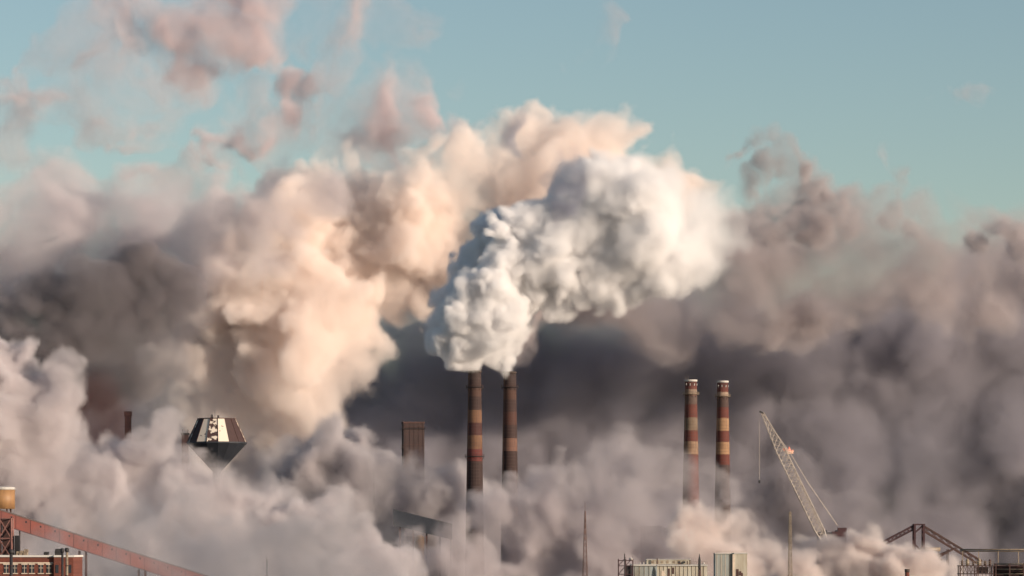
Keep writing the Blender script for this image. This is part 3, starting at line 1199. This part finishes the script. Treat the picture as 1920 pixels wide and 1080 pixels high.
def smoke_mat(name, colour, density, aniso=0.0):
    m = bpy.data.materials.new(name)
    m.use_nodes = True
    nt = m.node_tree
    nt.nodes.clear()
    o = nt.nodes.new('ShaderNodeOutputMaterial')
    p = nt.nodes.new('ShaderNodeVolumePrincipled')
    nt.links.new(p.outputs[0], o.inputs['Volume'])
    p.inputs['Color'].default_value = (*colour, 1)
    p.inputs['Density'].default_value = density
    p.inputs['Anisotropy'].default_value = aniso
    return m


def grid_object(name, lo, vox, dens, m):
    """a mesh that carries the density samples and turns into a volume grid"""
    dens[dens < .003] = 0
    dens[0] = dens[-1] = 0
    dens[:, 0] = dens[:, -1] = 0
    dens[:, :, 0] = dens[:, :, -1] = 0
    n_ = dens.shape
    hi = [l + vox * (k - 1) for l, k in zip(lo, n_)]
    me = bpy.data.meshes.new(name)
    me.vertices.add(dens.size)
    me.attributes.new('soot', 'FLOAT', 'POINT').data.foreach_set('value', dens.ravel())
    ob = bpy.data.objects.new(name, me)
    S.collection.objects.link(ob)
    gt_ = bpy.data.node_groups.new(name, 'GeometryNodeTree')
    gt_.interface.new_socket('Geometry', in_out='INPUT', socket_type='NodeSocketGeometry')
    gt_.interface.new_socket('Geometry', in_out='OUTPUT', socket_type='NodeSocketGeometry')
    N, L = gt_.nodes.new, gt_.links.new
    gi, go, vc = N('NodeGroupInput'), N('NodeGroupOutput'), N('GeometryNodeVolumeCube')
    vc.inputs['Min'].default_value = lo
    vc.inputs['Max'].default_value = hi
    for ax, k in zip('XYZ', n_):
        vc.inputs['Resolution ' + ax].default_value = k
    na = N('GeometryNodeInputNamedAttribute')
    na.data_type = 'FLOAT'
    na.inputs['Name'].default_value = 'soot'
    si = N('GeometryNodeSampleIndex')
    si.data_type = 'FLOAT'
    si.domain = 'POINT'
    si.clamp = True
    L(gi.outputs[0], si.inputs['Geometry'])
    L(na.outputs['Attribute'], si.inputs['Value'])
    pos = N('GeometryNodeInputPosition')

    def vm(op, a, v):
        q = N('ShaderNodeVectorMath')
        q.operation = op
        L(a, q.inputs[0])
        if v is not None:
            q.inputs[1].default_value = v
        return q.outputs[0]
    a = vm('FLOOR', vm('ADD', vm('MULTIPLY', vm('SUBTRACT', pos.outputs[0], lo), (1 / vox,) * 3), (.5, .5, .5)), None)
    sp_ = N('ShaderNodeSeparateXYZ')
    L(a, sp_.inputs[0])

    def ci(s_):
        f = N('FunctionNodeFloatToInt')
        f.rounding_mode = 'ROUND'
        L(s_, f.inputs[0])
        return f.outputs[0]

    def im(op, a, b):
        q = N('FunctionNodeIntegerMath')
        q.operation = op
        for i, s_ in enumerate((a, b)):
            if isinstance(s_, int):
                q.inputs[i].default_value = s_
            else:
                L(s_, q.inputs[i])
        return q.outputs[0]
    x, y, z = [ci(sp_.outputs[i]) for i in range(3)]
    L(im('ADD', im('MULTIPLY', im('ADD', im('MULTIPLY', x, n_[1]), y), n_[2]), z), si.inputs['Index'])
    L(si.outputs[0], vc.inputs['Density'])
    sm = N('GeometryNodeSetMaterial')
    sm.inputs['Material'].default_value = m
    L(vc.outputs[0], sm.inputs[0])
    L(sm.outputs[0], go.inputs[0])
    ob.modifiers.new('grid', 'NODES').node_group = gt_
    me.materials.append(m)
    return ob


def smoke(name, label, Y, blobs, vox, colour, density, seed, edge=3.0, edge2=None, axis=None, kids=(7, .42, 0), levels=1,
          namp=4.0, nscale=30.0, noct=4, warp=0.0, wscale=25.0, patch=0.0, pscale=60.0, flat=.75, jit=10.0, billow=False, floor=0.0, aniso=0.0, pbias=0.0, fine=0.0, fscale=9.0):
    """blobs: (photo x, photo y, radius in photo px[, metres further away]) around distance Y.
    Children billows sit on the parents; noise frays the skin; patch thins the body."""
    rng = np.random.default_rng(seed)
    sph = []
    for bl in blobs:
        px, py, r = bl[:3]
        dy = bl[3] if len(bl) > 3 else 0
        dy += rng.uniform(-jit, jit)
        p = W(px, py, Y + dy)
        sph.append((p.x, p.y, p.z, r * K * Y, 0))
    nk, ratio, rmin = kids
    cur = list(sph)
    allk = list(sph)
    for lv in range(levels):
        nxt = []
        for (x, y, z, r, l) in cur:
            cnt = nk if lv == 0 else max(4, nk - 3 * lv)
            for _ in range(cnt):
                v = rng.standard_normal(3)
                v /= np.linalg.norm(v)
                v[1] *= flat
                if v[1] > .35:
                    v[1] *= -1         # more billows towards the lit side
                rr_ = r * ratio * rng.uniform(.65, 1.3)
                if rr_ < max(rmin, vox * 1.3):
                    continue
                dd = r * rng.uniform(.80, 1.0)
                nxt.append((x + v[0] * dd, y + v[1] * dd, z + v[2] * dd, rr_, lv + 1))
        allk += nxt
        cur = nxt
    e_max = max(edge, edge2 or 0)
    pad = e_max * .6 + namp * 2.2 + warp * 1.5 + vox * 3
    A_ = np.array([q[:3] for q in allk])
    Rr = np.array([q[3] for q in allk])
    lo = (A_ - Rr[:, None]).min(0) - pad
    hi = (A_ + Rr[:, None]).max(0) + pad
    lo[2] = max(lo[2], floor)
    n_ = [int(math.ceil((h - l) / vox)) + 1 for l, h in zip(lo, hi)]
    gx = [(l + vox * np.arange(k)).astype(np.float32) for l, k in zip(lo, n_)]
    D = np.full(n_, pad, np.float32)
    for (x, y, z, r, l) in allk:
        R_ = r + pad * (1 if l == 0 else .25)
        sl = []
        for g_, c_, k in zip(gx, (x, y, z), n_):
            i0 = max(0, int((c_ - R_ - g_[0]) / vox))
            i1 = min(k, int((c_ + R_ - g_[0]) / vox) + 2)
            sl.append(slice(i0, max(i1, i0)))
        if any(q.stop <= q.start for q in sl):
            continue
        dx = (gx[0][sl[0]] - x)[:, None, None]
        dy = ((gx[1][sl[1]] - y) / flat)[None, :, None]
        dz = (gx[2][sl[2]] - z)[None, None, :]
        d_ = np.sqrt(dx * dx + dy * dy + dz * dz) - r
        np.minimum(D[tuple(sl)], d_, out=D[tuple(sl)])
    if namp:
        D += namp * fbm(n_, nscale / vox, noct + 1, rng, .70, billow)
    Pt = None
    if patch:
        Pt = fbm(n_, pscale / vox, 6, rng, .74)
    if warp:
        sh = np.zeros(3)
        base_ = [np.arange(k, dtype=np.float32).reshape([-1 if a == q else 1 for q in range(3)]) for a, k in enumerate(n_)]
        ii = []
        for a in range(3):
            f = fbm(n_, wscale / vox, 5, rng, .62)
            f *= (warp / vox) * (.6 if a == 1 else 1)
            f += base_[a]
            np.rint(f, out=f)
            np.clip(f, 0, n_[a] - 1, out=f)
            ii.append(f.astype(np.int32))
        ii = (ii[0] * n_[1] + ii[1]) * n_[2] + ii[2]
        D = D.ravel()[ii]
        if Pt is not None:
            Pt = Pt.ravel()[ii]
        del ii
    if fine:                      # small ragged curls that the warp has not smeared
        D = D + fine * fbm(n_, fscale / vox, 4, rng, .72)
    if edge2:                     # the edge softens along an axis of the world (x, z)
        (p0, p1) = axis
        a0, a1 = W(*p0, Y), W(*p1, Y)
        dv = a1 - a0
        f = ((gx[0] - a0.x)[:, None, None] * dv.x + (gx[2] - a0.z)[None, None, :] * dv.z) / (dv.x ** 2 + dv.z ** 2)
        e_ = edge + (edge2 - edge) * np.clip(f, 0, 1)
        dens = np.clip(.25 - D / e_, 0, 1)
        dens *= (1 + (edge / edge2 - 1) * np.clip(f, 0, 1))
    else:
        dens = np.clip(.25 - D / edge, 0, 1)
    if Pt is not None:            # lumpy, wispy body: log-normal density
        dens *= np.minimum(np.exp(patch * Pt + pbias), 6)
        dens[dens < .02] = 0
    dens = dens.astype(np.float32)
    ob = grid_object(name, [float(q) for q in lo], vox, dens, smoke_mat(name, colour, density, aniso))
    print(name, n_, dens.size / 1e6, 'M', round(float((dens > 0).mean()), 2), len(allk))
    return tag(ob, label, 'smoke', kind='stuff')


WHITE = (.965, .962, .968)
smoke('white_smoke_plume', 'dense white billowing plume leaning right above the two smoking stacks', 2000,
      [(890, 688, 11, 0), (890, 676, 14, 0), (956, 690, 11, 10), (955, 678, 14, 10), (884, 664, 22), (953, 666, 20, 10), (868, 640, 30), (905, 630, 34, -8), (950, 640, 28), (921, 652, 24), (926, 632, 30, -12), (828, 632, 26, 20), (842, 600, 36, 18), (890, 596, 40, -10), (945, 596, 42, -8),
       (984, 604, 26), (868, 556, 42, 10), (925, 540, 50, -10), (985, 545, 50, -5), (1035, 555, 34), (892, 500, 42, 22), (950, 482, 54), (1012, 490, 60, -10), (1075, 525, 46), (1120, 520, 46),
       (935, 440, 40, 25), (1000, 425, 56, 8), (1065, 440, 64, -8), (1125, 460, 64), (1185, 475, 56), (1080, 375, 54, 15), (1140, 385, 64), (1205, 410, 66), (1262, 440, 60), (1120, 330, 30, 25), (1180, 345, 36, 15),
       (1250, 370, 44, 10), (1305, 420, 48, 10), (1330, 390, 40, 20), (1180, 530, 40), (1240, 500, 45), (1300, 470, 50, 10), (1360, 440, 36, 40), (1300, 495, 40, 30)],
      0.9, WHITE, .42, 11, flat=.9, edge=2.0, edge2=15, axis=((1000, 520), (1380, 420)), kids=(13, .46, 2.2), levels=2, namp=1.5, nscale=12, noct=4, warp=2.2, wscale=14, jit=8, patch=.8, pscale=20, fine=.7, fscale=7)
smoke('warm_smoke_plume', 'huge peach coloured smoke plume climbing from the left to the top centre', 2400,
      [(385, 810, 55), (440, 800, 60), (520, 800, 60), (590, 775, 55), (400, 720, 55), (470, 720, 80), (560, 700, 90), (630, 700, 45), (400, 640, 60), (480, 610, 95), (590, 610, 100), (680, 610, 60), (430, 560, 80),
       (520, 520, 110), (640, 510, 110), (750, 530, 90), (810, 550, 50), (550, 430, 90), (660, 400, 100), (780, 430, 110), (860, 470, 90), (610, 360, 60), (700, 345, 70), (790, 345, 78), (880, 340, 82), (960, 350, 90), (460, 480, 70), (520, 400, 50), (640, 320, 36), (720, 300, 34), (790, 290, 34),
       (880, 270, 45), (1000, 290, 65), (1070, 275, 62), (1140, 265, 55), (1180, 250, 36), (1060, 370, 90), (1140, 330, 70), (1210, 330, 55), (1270, 350, 55), (1000, 440, 90), (1180, 400, 80), (1260, 400, 50)],
      1.4, (.98, .925, .895), .09, 21, edge=4, kids=(10, .40, 4), levels=2, namp=6, nscale=45, noct=6, warp=10, wscale=50, jit=14, patch=.6, pscale=40, fine=1.5, fscale=10)  # peach colour includes the warmth of haze-filtered sunlight
smoke('lavender_smoke_bank', 'soft lavender grey smoke bank over the dark cloud at the upper left', 2560,
      [(150, 400, 55), (240, 395, 55), (320, 390, 50), (400, 380, 45, -150), (470, 370, 35, -200), (-120, 470, 110), (-20, 450, 85), (60, 440, 75), (130, 425, 70), (210, 425, 70), (290, 420, 65), (370, 410, 65, -160), (450, 410, 55, -240), (520, 375, 45, -230), (600, 330, 30, -230), (50, 540, 110), (170, 520, 110), (290, 510, 110), (400, 480, 70, -150), (470, 460, 45, -230), (-80, 600, 120), (380, 620, 100), (250, 640, 120), (100, 660, 120)],
      2.0, (.83, .785, .80), .04, 31, edge=8, namp=8, nscale=60, noct=6, warp=14, wscale=60, kids=(8, .45, 8), patch=.7, pscale=50, jit=20, fine=2, fscale=14)
smoke('dark_smoke_cloud', 'dark brownish smoke cloud at the left above the striped tower', 2280,
      [(20, 610, 50), (90, 580, 70), (180, 560, 80), (250, 565, 75), (300, 590, 60), (352, 612, 42), (345, 560, 48), (325, 510, 50), (355, 650, 30), (330, 690, 34), (260, 500, 60), (310, 640, 50), (290, 640, 60), (210, 650, 90), (110, 660, 80), (20, 670, 80), (250, 700, 70), (180, 720, 70), (300, 690, 40), (100, 740, 80)],
      1.6, (.39, .36, .38), .11, 41, edge=6, namp=3, nscale=50, noct=5, warp=8, wscale=50, kids=(7, .34, 5), jit=6, patch=.5, fine=1.2, fscale=10)
smoke('tan_smoke_column', 'tan puffy smoke column rising left of the striped tower', 2235,
      [(285, 820, 34), (295, 780, 34), (300, 745, 32), (292, 712, 32), (315, 690, 26), (280, 670, 30)],
      1.3, (.72, .68, .67), .05, 51, edge=4, namp=3, nscale=16, noct=5, kids=(10, .42, 3), levels=2, warp=4, wscale=20, jit=5, patch=.5, pscale=20)
smoke('rust_smoke_cloud', 'rust red smoke patch low at the left behind the pale steam', 2190,
      [(185, 755, 38), (200, 790, 45), (155, 800, 40), (140, 770, 34), (225, 830, 45)],
      2.2, (.62, .33, .27), .06, 61, edge=9, namp=4, nscale=30, kids=(6, .45, 5), jit=5, patch=.3)
smoke('left_steam_bank', 'pale rolling steam bank filling the lower left around the striped tower', 1870,
      [(-60, 700, 70), (0, 715, 65), (-10, 660, 34), (60, 745, 50), (108, 700, 30), (108, 745, 34), (75, 810, 62), (10, 820, 100), (-70, 840, 100), (180, 890, 45), (215, 855, 26), (262, 840, 34), (296, 835, 32), (306, 870, 28), (250, 900, 70),
       (320, 935, 48), (362, 948, 42), (344, 866, 17), (352, 886, 22), (382, 876, 15), (398, 890, 18), (408, 908, 28), (418, 925, 26), (400, 955, 40), (130, 920, 100), (0, 930, 100), (438, 952, 42), (490, 925, 46), (530, 935, 44), (470, 990, 75), (570, 965, 55), (620, 955, 42), (650, 1010, 60), (560, 1050, 90), (400, 1020, 90), (300, 1000, 100), (180, 1010, 110), (60, 1030, 110),
       (450, 1100, 90), (650, 1100, 80), (-80, 1000, 110), (300, 1110, 100), (100, 1130, 100), (740, 1090, 60)],
      1.3, (.80, .765, .78), .13, 71, flat=.6, edge=3, namp=3.2, nscale=26, noct=6, warp=5, wscale=30, kids=(10, .42, 4), levels=2, jit=12, patch=.9, pscale=30, pbias=-.1, fine=1.1, fscale=8)
smoke('hazy_steam_veil', 'thin pinkish steam veil between the striped tower and the broad brown stack', 2045,
      [(560, 870, 60), (610, 850, 60), (680, 850, 45), (725, 892, 36), (778, 905, 36), (760, 940, 50), (810, 920, 42), (840, 940, 45), (560, 950, 80), (660, 940, 90), (750, 960, 80), (820, 980, 70), (800, 1040, 80), (880, 1040, 70), (700, 1040, 90), (900, 960, 50)],
      1.6, (.72, .69, .71), .13, 81, flat=.6, edge=6, namp=4, nscale=26, noct=6, warp=7, wscale=30, kids=(7, .45, 6), jit=10, patch=1.0, pscale=28, fine=1.2, fscale=8)
smoke('central_steam_bank', 'wide soft steam bank swallowing the feet of the four tall stacks', 1900,
      [(850, 1010, 50), (885, 940, 30), (892, 968, 36), (935, 945, 36), (985, 925, 44), (1040, 890, 48), (1110, 895, 48), (1180, 885, 48), (1245, 890, 48), (1292, 900, 40), (1320, 950, 45), (960, 980, 80), (1070, 990, 90), (1190, 980, 90), (1280, 1000, 75), (880, 1080, 80), (1010, 1090, 90), (1150, 1100, 90), (1290, 1100, 80), (780, 1060, 60)],
      1.4, (.73, .69, .71), .14, 91, flat=.6, edge=5, namp=3.5, nscale=26, noct=6, warp=6, wscale=30, kids=(9, .45, 5), jit=12, patch=1.0, pscale=30, pbias=-.1, fine=1.2, fscale=8)
smoke('crane_foot_mist', 'murky grey mist around the foot of the crawler crane', 2080,
      [(1440, 935, 26), (1480, 912, 22), (1480, 935, 30), (1500, 960, 40), (1450, 990, 50), (1520, 1010, 50), (1580, 1030, 40), (1640, 1020, 50), (1700, 1060, 60), (1800, 1060, 50), (1400, 1040, 60)],
      2.2, (.50, .47, .50), .08, 95, flat=.6, edge=12, namp=6, nscale=30, noct=5, warp=8, wscale=30, kids=(7, .45, 5), jit=10, patch=.8, pscale=30)
smoke('bright_steam_puffs', 'cream coloured steam puffs low at the right in front of the crane foot', 1640,
      [(1290, 990, 26), (1325, 985, 28), (1355, 1005, 30), (1380, 1030, 26), (1310, 1050, 50), (1400, 1070, 40), (1440, 1060, 28), (1430, 1040, 18), (1510, 1030, 30), (1480, 1060, 40), (1555, 1050, 40), (1600, 1030, 32), (1630, 1015, 22), (1630, 1000, 14), (1660, 1040, 36), (1685, 1036, 28), (1712, 1052, 28), (1760, 1066, 26), (1600, 1090, 60), (1700, 1100, 50), (1790, 1080, 30), (1830, 1110, 40), (1500, 1110, 50), (1350, 1110, 60)],
      1.15, (.86, .80, .78), .17, 101, flat=.7, edge=3, namp=3, nscale=20, noct=5, warp=5, wscale=22, kids=(10, .42, 3.0), levels=2, jit=10, patch=.9, pscale=20, fine=.8, fscale=6)
smoke('grey_mist_clouds', 'thin grey lilac mist patches drifting right of the crane', 2420,
      [(1420, 900, 60), (1500, 830, 70), (1600, 760, 80), (1700, 720, 70), (1820, 740, 90), (1960, 740, 100), (1560, 920, 90), (1700, 880, 110), (1850, 900, 120), (2000, 920, 120), (1420, 1000, 90), (1600, 1030, 90), (1780, 1020, 90), (1950, 1040, 100)],
      2.6, (.44, .42, .46), .008, 111, flat=.6, edge=16, namp=14, nscale=60, noct=6, warp=20, wscale=70, kids=(6, .45, 10), jit=20, patch=1.3, pscale=60, pbias=-.5)
smoke('mauve_smoke_bank', 'broad mauve brown smoke bank spreading to the right edge', 2720,
      [(1070, 580, 75), (1180, 545, 95), (1300, 520, 110), (1380, 450, 95), (1430, 430, 80), (1500, 435, 85), (1580, 450, 85), (1660, 465, 80), (1740, 480, 75), (1820, 495, 75), (1880, 485, 65), (1960, 475, 95), (1330, 420, 60), (1380, 400, 50), (1430, 385, 50), (1490, 395, 55), (1550, 405, 55), (1610, 415, 50), (1660, 420, 50), (1710, 430, 50), (1760, 440, 50), (1820, 450, 50), (1900, 460, 50), (1620, 470, 70, -20), (1700, 490, 70, -20), (1640, 420, 45), (1480, 390, 45), (1740, 430, 40), (1440, 530, 95), (1580, 530, 85), (1720, 540, 75), (1860, 550, 75), (2000, 550, 90), (1000, 630, 60), (1250, 570, 90),
       (1375, 290, 12), (1390, 270, 15), (1420, 270, 26), (1450, 262, 22), (1480, 290, 26), (1500, 310, 22), (1450, 300, 26), (1400, 335, 18), (1395, 370, 26), (1440, 385, 36), (1530, 345, 18), (1550, 365, 20), (1510, 375, 26), (1600, 400, 30), (1692, 342, 14), (1700, 355, 10), (1680, 380, 14), (1670, 400, 22), (1590, 380, 12), (1870, 445, 24), (1800, 455, 26), (1905, 440, 20)],
      2.0, (.66, .61, .62), .038, 121, flat=.6, edge=8, namp=9, nscale=60, noct=6, warp=12, wscale=60, kids=(9, .42, 4), jit=15, patch=.9, pscale=50, pbias=0, fine=2.2, fscale=14)
smoke('shade_smoke_bank', 'long smoke bank, coloured dark grey for its shade, behind the stacks from centre to right', 2900,
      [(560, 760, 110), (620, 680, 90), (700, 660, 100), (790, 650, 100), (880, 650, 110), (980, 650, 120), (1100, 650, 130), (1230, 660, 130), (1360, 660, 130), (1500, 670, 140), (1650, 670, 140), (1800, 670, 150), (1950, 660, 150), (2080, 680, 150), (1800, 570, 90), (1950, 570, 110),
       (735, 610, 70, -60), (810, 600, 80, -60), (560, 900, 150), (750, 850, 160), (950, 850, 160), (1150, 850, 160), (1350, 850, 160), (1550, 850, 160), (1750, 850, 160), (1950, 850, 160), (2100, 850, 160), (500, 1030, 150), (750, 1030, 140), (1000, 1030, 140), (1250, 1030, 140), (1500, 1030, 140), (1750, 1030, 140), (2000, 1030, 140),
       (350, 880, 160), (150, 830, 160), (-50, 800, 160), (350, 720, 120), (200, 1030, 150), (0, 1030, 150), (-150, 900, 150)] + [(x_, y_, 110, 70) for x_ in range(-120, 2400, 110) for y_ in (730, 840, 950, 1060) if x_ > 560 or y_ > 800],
      3.6, (.565, .55, .605), .06, 131, flat=.6, edge=20, namp=8, nscale=80, noct=5, warp=12, wscale=80, kids=(5, .35, 12), jit=8, patch=.35, pscale=90)  # shade of the lower bank is put into this dark colour
smoke('shade_smoke_scraps', 'small dark blue grey puffs standing in for shade on the bright plumes', 1925,
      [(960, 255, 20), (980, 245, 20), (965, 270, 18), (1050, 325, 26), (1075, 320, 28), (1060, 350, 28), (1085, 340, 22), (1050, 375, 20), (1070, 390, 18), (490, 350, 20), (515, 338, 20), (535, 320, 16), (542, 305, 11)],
      1.5, (.45, .46, .54), .10, 135, edge=4, namp=2.2, nscale=10, noct=5, warp=4, wscale=12, kids=(8, .5, 2), jit=4, patch=.7, pscale=12)  # dark puffs added to paint shaded hollows onto the plumes
rw = random.Random(8)
wisps = []
for (cx, cy, ln, ang, r0) in ((5, 110, 40, 80, 28), (40, 200, 60, 70, 46), (110, 165, 60, 10, 28), (30, 255, 30, 90, 26), (190, 60, 110, -12, 44), (330, 45, 110, 12, 46), (430, 80, 60, 60, 38), (250, 110, 100, 20, 36), (350, 110, 60, 30, 30),
                              (210, 210, 70, 60, 34), (270, 200, 70, -50, 36), (160, 160, 60, 20, 24), (400, 235, 60, 80, 34), (480, 220, 90, -20, 44), (520, 165, 50, 90, 38), (585, 235, 60, 40, 34), (640, 90, 70, -60, 40), (710, 45, 80, -8, 34), (770, 80, 50, 50, 28),
                              (560, 65, 40, 20, 18), (640, 190, 80, 10, 36), (730, 215, 120, 8, 44), (820, 165, 70, -25, 28), (850, 235, 70, 5, 34), (660, 265, 100, -10, 40), (490, 15, 40, 80, 20), (600, 15, 60, 30, 20), (345, 300, 55, 10, 22), (20, 350, 80, 10, 30), (140, 350, 80, 5, 28), (280, 345, 70, -8, 24), (740, 260, 80, 0, 34),
                              (1130, 60, 30, -60, 12), (1060, 130, 30, -70, 10), (1815, 180, 50, 5, 10), (1640, 310, 1, 0, 6)):
    k_ = max(3, int(ln / 8))
    for i in range(k_):
        f = (i / (k_ - 1) - .5) * 2
        wisps.append((cx + math.cos(math.radians(ang)) * ln * f + rw.gauss(0, r0 * .4), cy + math.sin(math.radians(ang)) * ln * f + rw.gauss(0, r0 * .4), r0 * rw.uniform(.7, 1.5) * (1 - .4 * abs(f))))
smoke('high_pink_wisps', 'ragged mauve pink cloud wisps high in the teal sky at the upper left', 3300, wisps,
      2.2, (.84, .765, .785), .021, 141, flat=.8, edge=8, namp=8, nscale=45, noct=6, warp=18, wscale=55, kids=(4, .5, 5), jit=8, patch=1.3, pscale=36, pbias=-.2, fine=2.5, fscale=16)
smoke('shaded_grey_steam', 'thin steam coloured grey as if shaded, drifting over the low end of the red gallery', 1210,
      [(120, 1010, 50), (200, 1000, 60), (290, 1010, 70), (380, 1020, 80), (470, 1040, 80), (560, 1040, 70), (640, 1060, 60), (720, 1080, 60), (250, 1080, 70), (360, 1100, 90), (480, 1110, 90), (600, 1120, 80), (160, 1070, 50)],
      1.3, (.58, .57, .60), .03, 151, edge=8, namp=5, nscale=16, noct=5, warp=7, wscale=22, kids=(6, .45, 4), jit=6, patch=1.0, pscale=20, pbias=-.2)  # grey colour carries the shading of the low steam
smoke('curling_smoke_puff', 'tall curling mauve smoke puff rising right of the white plume against the sky', 2500,
      [(1378, 285, 13), (1392, 265, 17), (1418, 262, 24), (1445, 256, 22), (1470, 275, 26), (1495, 300, 24), (1510, 325, 20), (1455, 300, 28), (1425, 300, 24), (1400, 325, 18), (1398, 355, 22), (1395, 390, 28), (1440, 380, 24), (1480, 400, 30), (1528, 345, 16), (1545, 365, 18), (1510, 390, 26), (1575, 390, 22), (1420, 430, 40), (1520, 430, 40),
       (1692, 342, 18), (1702, 352, 12), (1683, 372, 14), (1672, 395, 18), (1655, 420, 26), (1700, 430, 24), (1600, 425, 34), (1868, 440, 24), (1890, 455, 26), (1835, 465, 26)],
      1.6, (.64, .59, .60), .07, 161, flat=.8, edge=4, namp=2.2, nscale=18, noct=5, warp=5, wscale=22, kids=(7, .45, 3), jit=6, patch=.9, pscale=18, pbias=.1, fine=1, fscale=8)
smoke('low_grey_steam', 'low bluish grey steam behind the red gallery at the lower left', 1500,
      [(-60, 990, 50), (30, 1000, 50), (110, 985, 45), (190, 1000, 50), (270, 985, 50), (350, 1010, 60), (440, 1020, 60), (530, 1030, 60), (620, 1030, 50), (700, 1060, 40), (100, 1060, 60), (220, 1070, 60), (340, 1080, 60), (460, 1090, 60), (580, 1090, 60), (680, 1100, 50)],
      1.5, (.60, .59, .63), .035, 171, flat=.7, edge=9, namp=6, nscale=24, noct=5, warp=8, wscale=30, kids=(7, .45, 4), jit=8, patch=1.0, pscale=28, pbias=-.2)  # bluish shade low in the steam is painted in by colour
